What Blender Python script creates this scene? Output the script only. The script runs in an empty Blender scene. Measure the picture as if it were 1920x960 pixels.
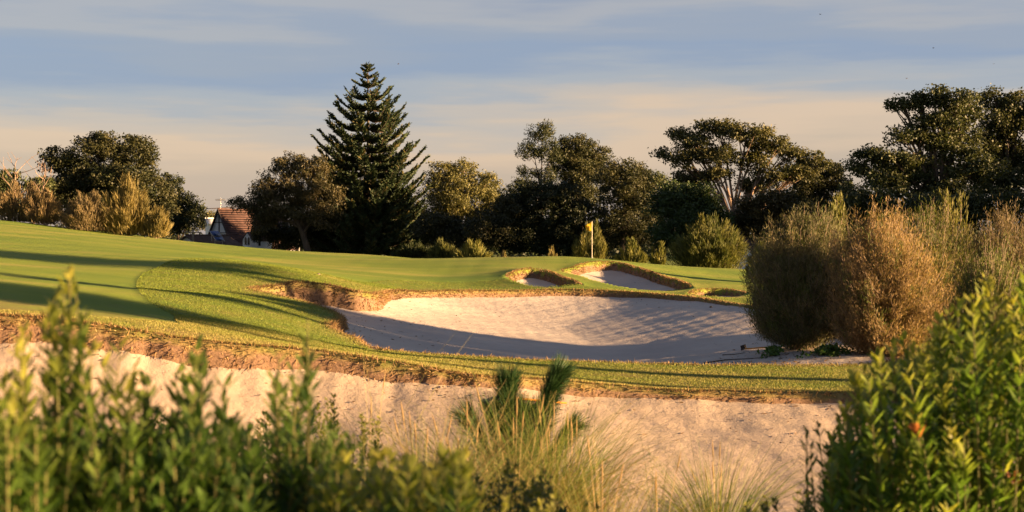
import bpy, math, zlib
import numpy as np
from mathutils import Vector

SC = bpy.context.scene
COL = SC.collection
R = math.radians

# ------------------------------------------------------------------ camera
EYE = np.array((0.0, 0.0, 3.0))
FPX = 50.0 / 36.0 * 1920.0            # focal length in photo pixels
PITCH = math.atan(40.0 / FPX)
cam_d = bpy.data.cameras.new('camera')
cam = bpy.data.objects.new('camera', cam_d)
COL.objects.link(cam)
cam.location = EYE
cam.rotation_euler = (math.pi / 2 - PITCH, 0, 0)
cam_d.lens = 50.0
cam_d.sensor_width = 36.0
cam_d.clip_start = 0.1
cam_d.clip_end = 6000
cam_d.dof.use_dof = True
cam_d.dof.focus_distance = 44.0
cam_d.dof.aperture_fstop = 3.4
SC.camera = cam

# ------------------------------------------------------------------ light
SUN_AZ = R(14)                       # sun stands to the right, a little behind the camera
SUN_EL = R(7.6)
SUN_DIR = np.array((math.cos(SUN_EL) * math.cos(SUN_AZ), -math.cos(SUN_EL) * math.sin(SUN_AZ), math.sin(SUN_EL)))
sun_d = bpy.data.lights.new('sun', 'SUN')
sun_d.energy = 5.0
sun_d.angle = R(0.9)
sun_d.color = (1.0, 0.64, 0.33)
sun = bpy.data.objects.new('sun', sun_d)
COL.objects.link(sun)
sun.rotation_euler = Vector(SUN_DIR).to_track_quat('Z', 'Y').to_euler()

world = bpy.data.worlds.new('World')
SC.world = world
world.use_nodes = True
nt = world.node_tree
nt.nodes.clear()
def wn(t): return nt.nodes.new(t)
sky = wn('ShaderNodeTexSky')
sky.sky_type = 'NISHITA'
sky.sun_disc = False
sky.sun_elevation = SUN_EL
sky.sun_rotation = math.atan2(SUN_DIR[0], SUN_DIR[1])
sky.air_density = 1.0
sky.dust_density = 1.5
tc = wn('ShaderNodeTexCoord')
sep = wn('ShaderNodeSeparateXYZ')
nt.links.new(tc.outputs['Generated'], sep.inputs[0])
mp = wn('ShaderNodeMapping')
mp.inputs['Scale'].default_value = (3.0, 3.0, 24.0)
mp.inputs['Rotation'].default_value = (0, R(2.5), 0)
nt.links.new(tc.outputs['Generated'], mp.inputs[0])
nz = wn('ShaderNodeTexNoise')
nz.inputs['Scale'].default_value = 1.0
nz.inputs['Detail'].default_value = 5.0
nz.inputs['Roughness'].default_value = 0.48
nt.links.new(mp.outputs[0], nz.inputs[0])
mp2 = wn('ShaderNodeMapping')
mp2.inputs['Scale'].default_value = (7.0, 7.0, 85.0)
mp2.inputs['Location'].default_value = (3.1, 1.7, 0.4)
nt.links.new(tc.outputs['Generated'], mp2.inputs[0])
nz2 = wn('ShaderNodeTexNoise')
nz2.inputs['Scale'].default_value = 1.0
nz2.inputs['Detail'].default_value = 6.0
nz2.inputs['Roughness'].default_value = 0.55
nt.links.new(mp2.outputs[0], nz2.inputs[0])
def wmath(op, a, b):
    m = wn('ShaderNodeMath'); m.operation = op
    for k, v in enumerate((a, b)):
        if isinstance(v, (int, float)): m.inputs[k].default_value = v
        else: nt.links.new(v, m.inputs[k])
    return m.outputs[0]
# height of the view ray, wobbled by the cloud streaks
n1 = wmath('MULTIPLY', wmath('SUBTRACT', nz.outputs['Fac'], 0.5), 0.105)
n2 = wmath('MULTIPLY', wmath('SUBTRACT', nz2.outputs['Fac'], 0.5), 0.040)
tilt = wmath('MULTIPLY', sep.outputs['X'], -0.02)
hz = wmath('ADD', wmath('ADD', sep.outputs['Z'], wmath('ADD', n1, n2)), tilt)
ramp = wn('ShaderNodeValToRGB')
ramp.color_ramp.interpolation = 'EASE'
els = [(0.0, (0.46, 0.39, 0.37)), (0.035, (0.55, 0.435, 0.36)), (0.068, (0.69, 0.51, 0.385)), (0.082, (0.54, 0.46, 0.42)),
       (0.098, (0.37, 0.395, 0.465)), (0.118, (0.255, 0.32, 0.47)), (0.138, (0.29, 0.335, 0.45)), (0.155, (0.385, 0.39, 0.445)),
       (0.175, (0.27, 0.31, 0.43)), (0.26, (0.23, 0.265, 0.39)), (0.40, (0.15, 0.18, 0.28)), (1.0, (0.13, 0.16, 0.27))]
cr = ramp.color_ramp
while len(cr.elements) < len(els): cr.elements.new(0.5)
for e, (p, c) in zip(cr.elements, els):
    e.position = p; e.color = (*c, 1)
nt.links.new(hz, ramp.inputs[0])
gain = wn('ShaderNodeVectorMath'); gain.operation = 'SCALE'
nt.links.new(ramp.outputs[0], gain.inputs[0])
gain.inputs['Scale'].default_value = 1.28
mixw = wn('ShaderNodeMix'); mixw.data_type = 'RGBA'
mixw.inputs['Factor'].default_value = 0.95
nt.links.new(sky.outputs[0], mixw.inputs['A'])
nt.links.new(gain.outputs[0], mixw.inputs['B'])
bg = wn('ShaderNodeBackground')
bg.inputs['Strength'].default_value = 0.15
nt.links.new(mixw.outputs['Result'], bg.inputs[0])
wo = wn('ShaderNodeOutputWorld')
nt.links.new(bg.outputs[0], wo.inputs[0])

SC.view_settings.view_transform = 'Standard'
SC.view_settings.look = 'None'
SC.view_settings.exposure = 2.32
SC.view_settings.gamma = 1
SC.view_settings.use_curve_mapping = False
SC.render.engine = 'CYCLES'
SC.cycles.use_denoising = True
SC.cycles.max_bounces = 6
SC.cycles.diffuse_bounces = 3
SC.cycles.glossy_bounces = 2
SC.cycles.transmission_bounces = 4
SC.cycles.transparent_max_bounces = 8
SC.cycles.sample_clamp_indirect = 4.0

# ------------------------------------------------------------------ helpers
def P(px, py, d):
    """world point seen at photo pixel (px, py) of the 1920x960 picture, d metres deep"""
    X = (px - 960.0) / FPX; Y = (480.0 - py) / FPX
    f = np.array((0, math.cos(PITCH), -math.sin(PITCH))); u = np.array((0, math.sin(PITCH), math.cos(PITCH)))
    return EYE + d * (f + u * Y + np.array((1.0, 0, 0)) * X)

def rng(name): return np.random.default_rng(zlib.crc32(name.encode()))

def mesh_obj(name, verts, faces, mat, parent=None, tint=None, smooth=False, attrs=None):
    """faces: list of integer arrays (n,3) or (n,4)"""
    verts = np.asarray(verts, dtype=np.float32)
    if parent is not None:
        q = parent; off = np.zeros(3, dtype=np.float32)
        while q is not None: off = off + np.array(q.location, dtype=np.float32); q = q.parent
        verts = verts - off
    if not isinstance(faces, (list, tuple)): faces = [faces]
    faces = [np.asarray(f, dtype=np.int32) for f in faces if len(f)]
    me = bpy.data.meshes.new(name)
    me.vertices.add(len(verts)); me.vertices.foreach_set('co', verts.ravel())
    loops = np.concatenate([f.ravel() for f in faces])
    tot = np.concatenate([np.full(len(f), f.shape[1], dtype=np.int32) for f in faces])
    start = np.concatenate(([0], np.cumsum(tot)[:-1])).astype(np.int32)
    me.loops.add(len(loops)); me.loops.foreach_set('vertex_index', loops)
    me.polygons.add(len(tot)); me.polygons.foreach_set('loop_start', start); me.polygons.foreach_set('loop_total', tot)
    if smooth: me.polygons.foreach_set('use_smooth', np.ones(len(tot), dtype=bool))
    if tint is not None:
        a = me.attributes.new('tint', 'FLOAT_COLOR', 'POINT')
        c = np.ones((len(verts), 4), dtype=np.float32); c[:, :3] = tint
        a.data.foreach_set('color', c.ravel())
    for k, v in (attrs or {}).items():
        a = me.attributes.new(k, 'FLOAT', 'POINT'); a.data.foreach_set('value', np.asarray(v, dtype=np.float32))
    me.update(calc_edges=True)
    me.validate()
    mats = mat if isinstance(mat, (list, tuple)) else [mat]
    for m in mats: me.materials.append(m)
    o = bpy.data.objects.new(name, me); COL.objects.link(o)
    if parent is not None: o.parent = parent
    return o

def thing(name, label, cat, loc, group=None):
    o = bpy.data.objects.new(name, None); COL.objects.link(o)
    o.empty_display_size = 0.2
    o.location = [float(v) for v in loc]
    o['label'] = label; o['category'] = cat
    if group: o['group'] = group
    return o

def tag(o, label=None, cat=None, group=None, kind=None):
    if label: o['label'] = label
    if cat: o['category'] = cat
    if group: o['group'] = group
    if kind: o['kind'] = kind
    return o

class Geo:
    """collects vertices / faces / tints"""
    def __init__(s): s.v = []; s.f = {3: [], 4: []}; s.t = []; s.n = 0
    def add(s, v, f, t=None):
        v = np.asarray(v, float); f = np.asarray(f, int)
        s.v.append(v); s.f[f.shape[1]].append(f + s.n); s.n += len(v)
        s.t.append(np.ones((len(v), 3)) if t is None else np.broadcast_to(np.asarray(t, float), (len(v), 3)))
    def tube(s, pts, rad, sides=6, t=None):
        pts = np.asarray(pts, float); n = len(pts)
        rad = np.broadcast_to(np.asarray(rad, float), (n,))
        tan = np.gradient(pts, axis=0); tan /= np.linalg.norm(tan, axis=1, keepdims=True) + 1e-9
        ref = np.where(np.abs(tan[:, 2:3]) > 0.9, np.array([[1.0, 0, 0]]), np.array([[0, 0, 1.0]]))
        a = np.cross(tan, ref); a /= np.linalg.norm(a, axis=1, keepdims=True) + 1e-9
        b = np.cross(tan, a)
        th = np.linspace(0, 2 * np.pi, sides, endpoint=False)
        ring = pts[:, None, :] + rad[:, None, None] * (np.cos(th)[None, :, None] * a[:, None, :] + np.sin(th)[None, :, None] * b[:, None, :])
        v = ring.reshape(-1, 3)
        i = np.arange(n - 1)[:, None] * sides; j = np.arange(sides)[None, :]; k = (j + 1) % sides
        f = np.stack([i + j, i + k, i + sides + k, i + sides + j], -1).reshape(-1, 4)
        s.add(v, f, t)
    def box(s, c, size, rot=None, t=None):
        h = np.array(size) / 2.0
        v = np.array([(x, y, z) for z in (-1, 1) for y in (-1, 1) for x in (-1, 1)], float) * h
        if rot is not None: v = v @ np.asarray(rot).T
        f = [(0, 2, 3, 1), (4, 5, 7, 6), (0, 1, 5, 4), (2, 6, 7, 3), (0, 4, 6, 2), (1, 3, 7, 5)]
        s.add(v + np.array(c), f, t)
    def build(s, name, mat, parent=None, smooth=False):
        fs = [np.concatenate(s.f[k]) for k in (3, 4) if s.f[k]]
        return mesh_obj(name, np.concatenate(s.v), fs, mat, parent, tint=np.concatenate(s.t), smooth=smooth)

def unit(v): return v / (np.linalg.norm(v, axis=-1, keepdims=True) + 1e-9)

def cards(pos, direc, length, width, r, bend=None):
    """leaf diamonds: 4 verts each, pointing along direc"""
    n = len(pos); d = unit(direc)
    rnd = unit(r.normal(size=(n, 3)))
    s = unit(np.cross(d, rnd))
    L = np.broadcast_to(length, (n,))[:, None]; W = np.broadcast_to(width, (n,))[:, None]
    nrm = np.cross(d, s)
    v = np.stack([pos, pos + d * L * 0.45 + s * W * 0.5 + nrm * L * 0.05, pos + d * L, pos + d * L * 0.45 - s * W * 0.5 + nrm * L * 0.05], 1).reshape(-1, 3)
    f = np.arange(n * 4).reshape(n, 4)
    return v, f

def ribbons(pos, d0, d1, length, width, r, seg=4):
    """bending tapered blades; direction turns from d0 to d1"""
    n = len(pos); L = np.broadcast_to(length, (n,)); W = np.broadcast_to(width, (n,))
    side = unit(np.cross(d0 + 0.001, unit(r.normal(size=(n, 3)))))
    p = pos.copy(); rows = []
    for k in range(seg + 1):
        u = k / seg
        w = W * (1 - u) ** 0.7 * 0.5 + 0.0004
        rows.append(np.stack([p - side * w[:, None], p + side * w[:, None]], 1))
        d = unit(d0 * (1 - u) + d1 * u)
        p = p + d * (L / seg)[:, None]
    v = np.stack(rows, 1).reshape(n, -1, 3)      # n, (seg+1)*2
    base = np.arange(n)[:, None, None] * (seg + 1) * 2
    k = np.arange(seg)[None, :, None] * 2
    f = (base + k + np.array([0, 1, 3, 2])[None, None, :]).reshape(-1, 4)
    return v.reshape(-1, 3), f

# ------------------------------------------------------------------ materials
def new_mat(name):
    m = bpy.data.materials.new(name); m.use_nodes = True
    t = m.node_tree; t.nodes.clear()
    o = t.nodes.new('ShaderNodeOutputMaterial')
    return m, t, o

def N(t, kind, **kw):
    n = t.nodes.new(kind)
    for k, v in kw.items(): setattr(n, k, v)
    return n

def noise(t, scale, detail=4, rough=0.55, vec=None, mapscale=None):
    n = N(t, 'ShaderNodeTexNoise'); n.inputs['Scale'].default_value = scale
    n.inputs['Detail'].default_value = detail; n.inputs['Roughness'].default_value = rough
    c = N(t, 'ShaderNodeTexCoord').outputs['Object'] if vec is None else vec
    if mapscale is not None:
        mpn = N(t, 'ShaderNodeMapping'); mpn.inputs['Scale'].default_value = mapscale
        t.links.new(c, mpn.inputs[0]); c = mpn.outputs[0]
    t.links.new(c, n.inputs['Vector'])
    return n.outputs['Fac']

def rampf(t, fac, stops):
    rp = N(t, 'ShaderNodeValToRGB'); e = rp.color_ramp
    while len(e.elements) < len(stops): e.elements.new(0.5)
    for el, (p, c) in zip(e.elements, stops):
        el.position = p; el.color = (*c, 1) if len(c) == 3 else c
    t.links.new(fac, rp.inputs[0])
    return rp.outputs[0]

def mixc(t, fac, a, b, mode='MIX'):
    m = N(t, 'ShaderNodeMix', data_type='RGBA', blend_type=mode)
    for s, v in (('Factor', fac), ('A', a), ('B', b)):
        i = m.inputs[s]
        if isinstance(v, (int, float)): i.default_value = v
        elif isinstance(v, tuple): i.default_value = (*v, 1)
        else: t.links.new(v, i)
    return m.outputs['Result']

def mth(t, op, a, b=0.0, clamp=False):
    m = N(t, 'ShaderNodeMath', operation=op); m.use_clamp = clamp
    for k, v in enumerate((a, b)):
        if isinstance(v, (int, float)): m.inputs[k].default_value = v
        else: t.links.new(v, m.inputs[k])
    return m.outputs[0]

def bump(t, h, strength, dist):
    b = N(t, 'ShaderNodeBump'); b.inputs['Strength'].default_value = strength; b.inputs['Distance'].default_value = dist
    t.links.new(h, b.inputs['Height']); return b.outputs[0]

def leaf_mat(name, base, trans=0.3, rough=0.55, spec=0.3):
    m, t, o = new_mat(name)
    at = N(t, 'ShaderNodeAttribute', attribute_name='tint')
    c = mixc(t, 1.0, at.outputs['Color'], base, 'MULTIPLY')
    p = N(t, 'ShaderNodeBsdfPrincipled'); p.inputs['Roughness'].default_value = rough
    p.inputs['Specular IOR Level'].default_value = spec
    t.links.new(c, p.inputs['Base Color'])
    if trans > 0:
        tr = N(t, 'ShaderNodeBsdfTranslucent'); t.links.new(mixc(t, 1.0, c, (1.15, 1.2, 0.7), 'MULTIPLY'), tr.inputs[0])
        mx = N(t, 'ShaderNodeMixShader'); mx.inputs[0].default_value = trans
        t.links.new(p.outputs[0], mx.inputs[1]); t.links.new(tr.outputs[0], mx.inputs[2])
        t.links.new(mx.outputs[0], o.inputs[0])
    else:
        t.links.new(p.outputs[0], o.inputs[0])
    return m

def plain_mat(name, base, rough=0.7, var=0.25, scale=3.0, metal=0.0, spec=0.4, bumpd=0.0):
    m, t, o = new_mat(name)
    n = noise(t, scale, 6)
    dark = tuple(c * (1 - var) for c in base); lite = tuple(min(1, c * (1 + var)) for c in base)
    c = rampf(t, n, [(0.3, dark), (0.7, lite)])
    p = N(t, 'ShaderNodeBsdfPrincipled'); p.inputs['Roughness'].default_value = rough
    p.inputs['Metallic'].default_value = metal; p.inputs['Specular IOR Level'].default_value = spec
    t.links.new(c, p.inputs['Base Color'])
    if bumpd: t.links.new(bump(t, noise(t, scale * 4, 6), 0.6, bumpd), p.inputs['Normal'])
    t.links.new(p.outputs[0], o.inputs[0])
    return m

def bark_mat(name, base):
    m, t, o = new_mat(name)
    n = noise(t, 2.0, 6, 0.6, mapscale=(3, 3, 0.6))
    c = rampf(t, n, [(0.3, tuple(x * 0.5 for x in base)), (0.55, base), (0.8, tuple(min(1, x * 1.5) for x in base))])
    p = N(t, 'ShaderNodeBsdfPrincipled'); p.inputs['Roughness'].default_value = 0.85
    t.links.new(c, p.inputs['Base Color']); t.links.new(bump(t, n, 0.7, 0.04), p.inputs['Normal'])
    t.links.new(p.outputs[0], o.inputs[0])
    return m

M = {}
M['leaf'] = leaf_mat('tree_leaf', (1, 1, 1), 0.22)
M['needle'] = leaf_mat('needle_leaf', (1, 1, 1), 0.10)
M['green_stem'] = leaf_mat('green_stem', (.14, .13, .04), 0.0)
M['fleaf'] = leaf_mat('broad_leaf', (1, 1, 1), 0.48, 0.42, 0.4)
M['grass'] = leaf_mat('grass_blade', (1, 1, 1), 0.30, 0.6, 0.2)
M['bark_dark'] = bark_mat('bark_dark', (0.09, 0.065, 0.045))
M['bark_pale'] = bark_mat('bark_pale', (0.30, 0.20, 0.135))
M['twig'] = bark_mat('twig', (0.24, 0.17, 0.115))

def turf_mat():
    m, t, o = new_mat('turf')
    A = lambda n: N(t, 'ShaderNodeAttribute', attribute_name=n).outputs['Fac']
    rough_a, dry_a, soil_a = A('rough'), A('dry'), A('soil')
    big = noise(t, 0.14, 4); mid = noise(t, 1.1, 5); fine = noise(t, 14.0, 5, 0.7); vfine = noise(t, 60.0, 3, 0.7)
    streak = noise(t, 1.0, 4, 0.6, mapscale=(0.05, 0.35, 0.35))
    fair = rampf(t, mth(t, 'ADD', mth(t, 'MULTIPLY', big, 0.5), mth(t, 'MULTIPLY', streak, 0.5)), [(0.38, (0.140, 0.210, 0.028)), (0.5, (0.215, 0.265, 0.036)), (0.61, (0.33, 0.315, 0.066))])
    fair = mixc(t, mth(t, 'MULTIPLY', fine, 0.35), fair, (0.10, 0.16, 0.02))
    rgh = rampf(t, mid, [(0.3, (0.120, 0.180, 0.022)), (0.55, (0.185, 0.205, 0.032)), (0.75, (0.26, 0.22, 0.06))])
    rgh = mixc(t, mth(t, 'MULTIPLY', fine, 0.5), rgh, (0.07, 0.12, 0.016))
    r_edge = mth(t, 'ADD', rough_a, mth(t, 'MULTIPLY', mth(t, 'SUBTRACT', fine, 0.5), 0.5))
    r_f = rampf(t, r_edge, [(0.40, (0, 0, 0)), (0.6, (1, 1, 1))])
    c = mixc(t, r_f, fair, rgh)
    d_e = mth(t, 'ADD', dry_a, mth(t, 'MULTIPLY', mth(t, 'SUBTRACT', mid, 0.5), 1.3))
    d_f = rampf(t, d_e, [(0.35, (0, 0, 0)), (0.85, (1, 1, 1))])
    dryc = rampf(t, fine, [(0.3, (0.17, 0.12, 0.04)), (0.7, (0.30, 0.22, 0.085))])
    c = mixc(t, d_f, c, dryc)
    s_f = rampf(t, soil_a, [(0.3, (0, 0, 0)), (0.6, (1, 1, 1))])
    soilc = rampf(t, fine, [(0.3, (0.09, 0.055, 0.035)), (0.5, (0.22, 0.135, 0.08)), (0.7, (0.28, 0.175, 0.105))])
    c = mixc(t, s_f, c, soilc)
    p = N(t, 'ShaderNodeBsdfPrincipled'); p.inputs['Roughness'].default_value = 0.9; p.inputs['Specular IOR Level'].default_value = 0.15
    t.links.new(c, p.inputs['Base Color'])
    h = mth(t, 'ADD', fine, mth(t, 'MULTIPLY', vfine, 0.5))
    t.links.new(bump(t, h, 0.8, 0.035), p.inputs['Normal'])
    t.links.new(p.outputs[0], o.inputs[0])
    return m
M['turf'] = turf_mat()

def sand_mat(name, k, rough):
    m, t, o = new_mat(name)
    big = noise(t, 0.35, 4); mid = noise(t, 3.0, 6, 0.6); fine = noise(t, 30.0, 6, 0.7)
    c = rampf(t, big, [(0.3, (0.44 * k[0], 0.375 * k[1], 0.315 * k[2])), (0.7, (0.58 * k[0], 0.495 * k[1], 0.40 * k[2]))])
    c = mixc(t, rampf(t, mid, [(0.35, (0.35, 0.35, 0.35)), (0.6, (0, 0, 0))]), c, (0.44, 0.35, 0.28))
    c = mixc(t, rampf(t, noise(t, 9.0, 3, 0.8), [(0.70, (0, 0, 0)), (0.76, (0.6, 0.6, 0.6))]), c, (0.20, 0.14, 0.09))
    p = N(t, 'ShaderNodeBsdfPrincipled'); p.inputs['Roughness'].default_value = 0.95; p.inputs['Specular IOR Level'].default_value = 0.1
    t.links.new(c, p.inputs['Base Color'])
    # rake lines swirl along the bunker, footprints and pits break them
    wv = N(t, 'ShaderNodeTexWave'); wv.inputs['Scale'].default_value = 2.3; wv.inputs['Distortion'].default_value = 7.0
    wv.inputs['Detail'].default_value = 3.0; wv.inputs['Detail Scale'].default_value = 0.35; wv.bands_direction = 'Y'
    t.links.new(N(t, 'ShaderNodeTexCoord').outputs['Object'], wv.inputs['Vector'])
    vo = N(t, 'ShaderNodeTexVoronoi'); vo.inputs['Scale'].default_value = 2.6; vo.feature = 'SMOOTH_F1'
    t.links.new(N(t, 'ShaderNodeTexCoord').outputs['Object'], vo.inputs['Vector'])
    pits = rampf(t, vo.outputs['Distance'], [(0.05, (0, 0, 0)), (0.3, (1, 1, 1))])
    h = mth(t, 'ADD', mth(t, 'MULTIPLY', mid, 1.0), mth(t, 'MULTIPLY', wv.outputs['Fac'], 0.22 if rough < 1.1 else 0.09))
    h = mth(t, 'ADD', h, mth(t, 'MULTIPLY', fine, 0.22))
    h = mth(t, 'ADD', h, mth(t, 'MULTIPLY', pits, 0.14))
    t.links.new(bump(t, h, 0.6, 0.06 * rough), p.inputs['Normal'])
    t.links.new(p.outputs[0], o.inputs[0])
    return m
M['sand'] = sand_mat('sand', (1, 1, 1), 1.0)
M['sand_near'] = sand_mat('tan_sand', (.80, .73, .64), 1.15)

# ------------------------------------------------------------------ terrain
def sdf(poly, x, y):
    """signed distance to a closed polygon (negative inside)"""
    px, py = poly[:, 0], poly[:, 1]; qx, qy = np.roll(px, -1), np.roll(py, -1)
    d = np.full(x.shape, 1e9); inside = np.zeros(x.shape, bool)
    for ax, ay, bx, by in zip(px, py, qx, qy):
        ex, ey = bx - ax, by - ay
        u = np.clip(((x - ax) * ex + (y - ay) * ey) / (ex * ex + ey * ey + 1e-12), 0, 1)
        d = np.minimum(d, (x - ax - u * ex) ** 2 + (y - ay - u * ey) ** 2)
        c = ((ay > y) != (by > y)) & (x < (bx - ax) * (y - ay) / (by - ay + 1e-12) + ax)
        inside ^= c
    d = np.sqrt(d)
    return np.where(inside, -d, d)

def smooth_poly(pts, k=8, wob=0.0, seed='p'):
    pts = np.asarray(pts, float); out = []; n = len(pts)
    for i in range(n):
        p0, p1, p2, p3 = pts[i - 1], pts[i], pts[(i + 1) % n], pts[(i + 2) % n]
        for j in range(k):
            u = j / k
            out.append(0.5 * ((2 * p1) + (-p0 + p2) * u + (2 * p0 - 5 * p1 + 4 * p2 - p3) * u * u + (-p0 + 3 * p1 - 3 * p2 + p3) * u ** 3))
    out = np.array(out)
    if wob:
        r = rng(seed); out = out + r.normal(size=out.shape) * wob
    return out

# rims given as photo pixel + depth: they fix the ground's height as well
MAIN = [(470, 545, 44), (515, 541, 45.5), (565, 534, 47), (625, 540, 47.5), (672, 551, 47.5), (706, 556, 48.5), (735, 550, 52), (800, 549, 55), (900, 549, 57), (1060, 546, 58.5),
        (1200, 551, 58), (1300, 560, 55.5), (1400, 575, 51.5), (1500, 590, 48), (1600, 615, 44), (1680, 645, 39), (1690, 672, 34), (1620, 688, 31.5),
        (1400, 690, 31), (1200, 689, 31), (1060, 685, 31), (900, 674, 31.2), (760, 667, 31.5), (690, 656, 32), (668, 640, 34), (618, 622, 36), (640, 604, 38.5), (630, 592, 40),
        (585, 574, 42), (525, 558, 43)]
NEAR_LIP = [(-160, 590, 25), (0, 600, 25), (100, 604, 25.2), (170, 612, 25.2), (330, 640, 25.3), (480, 655, 25.6), (600, 665, 25.9), (780, 690, 25.8), (850, 710, 25.8),
            (930, 716, 25.8), (1060, 721, 26.4), (1240, 737, 26.5), (1420, 742, 26.5), (1610, 745, 26.5), (1800, 742, 26)]
B1 = [(948, 520, 63), (965, 508, 66), (988, 503, 68), (1020, 511, 68), (1055, 523, 66), (1090, 537, 62), (1040, 541, 59.5), (985, 537, 60)]
B2 = [(1052, 511, 69), (1075, 502, 71), (1105, 495, 73), (1150, 492, 74.5), (1195, 503, 73), (1240, 518, 70), (1296, 541, 64.5), (1230, 548, 62), (1150, 536, 63.5), (1095, 520, 66.5)]
B3 = [(1290, 551, 61), (1320, 546, 63.5), (1370, 545, 63.5), (1400, 551, 61), (1370, 559, 58), (1310, 558, 58.5)]
CTRL = MAIN + NEAR_LIP + B1 + B2 + B3 + [
    (430, 490, 51), (360, 494, 50), (500, 499, 50), (580, 514, 51), (640, 527, 51.5), (300, 512, 45), (280, 545, 38), (350, 580, 33.5), (450, 560, 38), (540, 590, 36), (450, 610, 32), (560, 640, 30), (660, 664, 29.5),
    (100, 540, 34), (0, 570, 29), (0, 470, 52), (0, 432, 76), (0, 412, 97), (120, 428, 97), (200, 440, 95), (310, 448, 95), (300, 470, 68), (180, 500, 47), (450, 465, 97), (600, 473, 97), (600, 497, 70), (600, 508, 60),
    (450, 481, 72), (750, 482, 99), (700, 508, 66), (750, 527, 58), (850, 492, 98), (850, 518, 66), (880, 535, 60.5), (940, 492, 86), (930, 513, 67), (1000, 483.5, 82), (1050, 481, 81), (1110, 484, 81), (1180, 491, 80),
    (1290, 500, 82), (1420, 506, 84), (1400, 530, 70), (1410, 560, 57), (1340, 532, 66), (1000, 530, 60.5), (1060, 538, 60), (1200, 700, 29.5), (1450, 712, 29), (900, 690, 29), (1060, 705, 28.6),
    (1640, 655, 36), (1460, 640, 37)]
XYZ = [P(*c) for c in CTRL] + [np.array(c, float) for c in [
    (0, 0, 1.35), (-6, 0, 1.4), (6, 0, 1.35), (-4, 6, 1.15), (4, 6, 1.1), (0, 10, 0.55), (7, 10, 0.55), (-7, 10, 0.8), (0, 15, -0.25), (9, 15, -0.2), (-9, 15, 0.3), (0, -18, 1.3),
    (-16, 18, 0.6), (14, 20, -0.2), (16, 28, 0.1), (22, 38, 0.3), (35, 60, 0.6), (42, 90, 0.6), (60, 20, 0.4), (60, -15, 0.8), (-25, 40, 2.8), (-50, 60, 3.6), (-60, 100, 4.4), (-40, 10, 2.0), (-60, -15, 2),
    (-38, 118, 2.9), (-20, 118, 1.6), (0, 120, -0.2), (20, 120, -0.6), (45, 120, -0.5), (-60, 130, 2.2), (0, 130, -0.9), (60, 130, -0.9)]]
XYZ = np.array(XYZ)
def tps_kernel(r2): return 0.5 * r2 * np.log(r2 + 1e-9)
_c = XYZ[:, :2] / 10.0
_K = tps_kernel(((_c[:, None] - _c[None]) ** 2).sum(-1)) + np.eye(len(_c)) * 0.012
_Pm = np.hstack([np.ones((len(_c), 1)), _c])
_A = np.block([[_K, _Pm], [_Pm.T, np.zeros((3, 3))]])
_sol = np.linalg.solve(_A, np.concatenate([XYZ[:, 2], np.zeros(3)]))
def base_h(x, y):
    x = np.asarray(x, float); y = np.asarray(y, float)
    cx = np.clip(x, -60, 60) / 10; cy = np.clip(y, -18, 130) / 10
    z = _sol[-3] + _sol[-2] * cx + _sol[-1] * cy
    for (a, b), w in zip(_c, _sol[:-3]):
        z = z + w * tps_kernel((cx - a) ** 2 + (cy - b) ** 2)
    out = np.hypot(np.maximum(np.abs(x) - 60, 0), np.maximum(np.maximum(y - 130, -18 - y), 0))
    k = np.clip(out / 50, 0, 1); k = k * k * (3 - 2 * k)
    return z * (1 - k) - 1.5 * k

xy = lambda L: np.array([P(*c)[:2] for c in L])
front = np.array([(14, 22), (12, 18.5), (6, 17), (0, 16.5), (-6, 17), (-12, 19), (-14, 22)])
POLY = {'main': smooth_poly(xy(MAIN), 8, 0.03, 'main'), 'near': smooth_poly(np.vstack([xy(NEAR_LIP), front]), 8, 0.035, 'near'),
        'b1': smooth_poly(xy(B1), 8, 0.03, 'b1'), 'b2': smooth_poly(xy(B2), 8, 0.03, 'b2'), 'b3': smooth_poly(xy(B3), 8, 0.03, 'b3')}
sstep = lambda a, b, v: (lambda k: k * k * (3 - 2 * k))(np.clip((v - a) / (b - a), 0, 1))
def lip_of(k, x, y):
    if k == 'main':
        return 0.02 + 0.13 * sstep(9.5, 4.0, x) + 0.42 * np.exp(-((x + 6.0) ** 2 / 9 + (y - 46.5) ** 2 / 9)) + 0.12 * sstep(-3, -6, x) * sstep(40, 36, y)
    if k == 'near': return 0.08 + 0.15 * sstep(1.0, -4.5, x)
    if k == 'b3': return 0.22 + 0 * x
    return 0.34 + 0 * x
def sand_depth(k, x, y, s):
    s = np.maximum(s, 0)
    if k == 'near':
        D = 0.95 + 0.55 * sstep(2.0, -5.5, x); w = 4.0 - 2.5 * sstep(2.0, -5.5, x)
    elif k == 'main': D, w = 0.72 * (1 - .62 * sstep(2.0, 9.0, x)), 4.5
    elif k == 'b3': D, w = 0.25, 1.5
    else: D, w = 0.45, 2.0
    return D * (1 - np.exp(-s / w))
def vnoise(x, y, seed):
    """cheap smooth value noise from summed rotated sines"""
    r = rng(seed); z = 0
    for _ in range(7):
        a = r.uniform(0, 6.28); f = r.uniform(0.7, 1.6); p = r.uniform(0, 6.28)
        z = z + np.sin((x * math.cos(a) + y * math.sin(a)) * f + p)
    return z / 7
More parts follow.
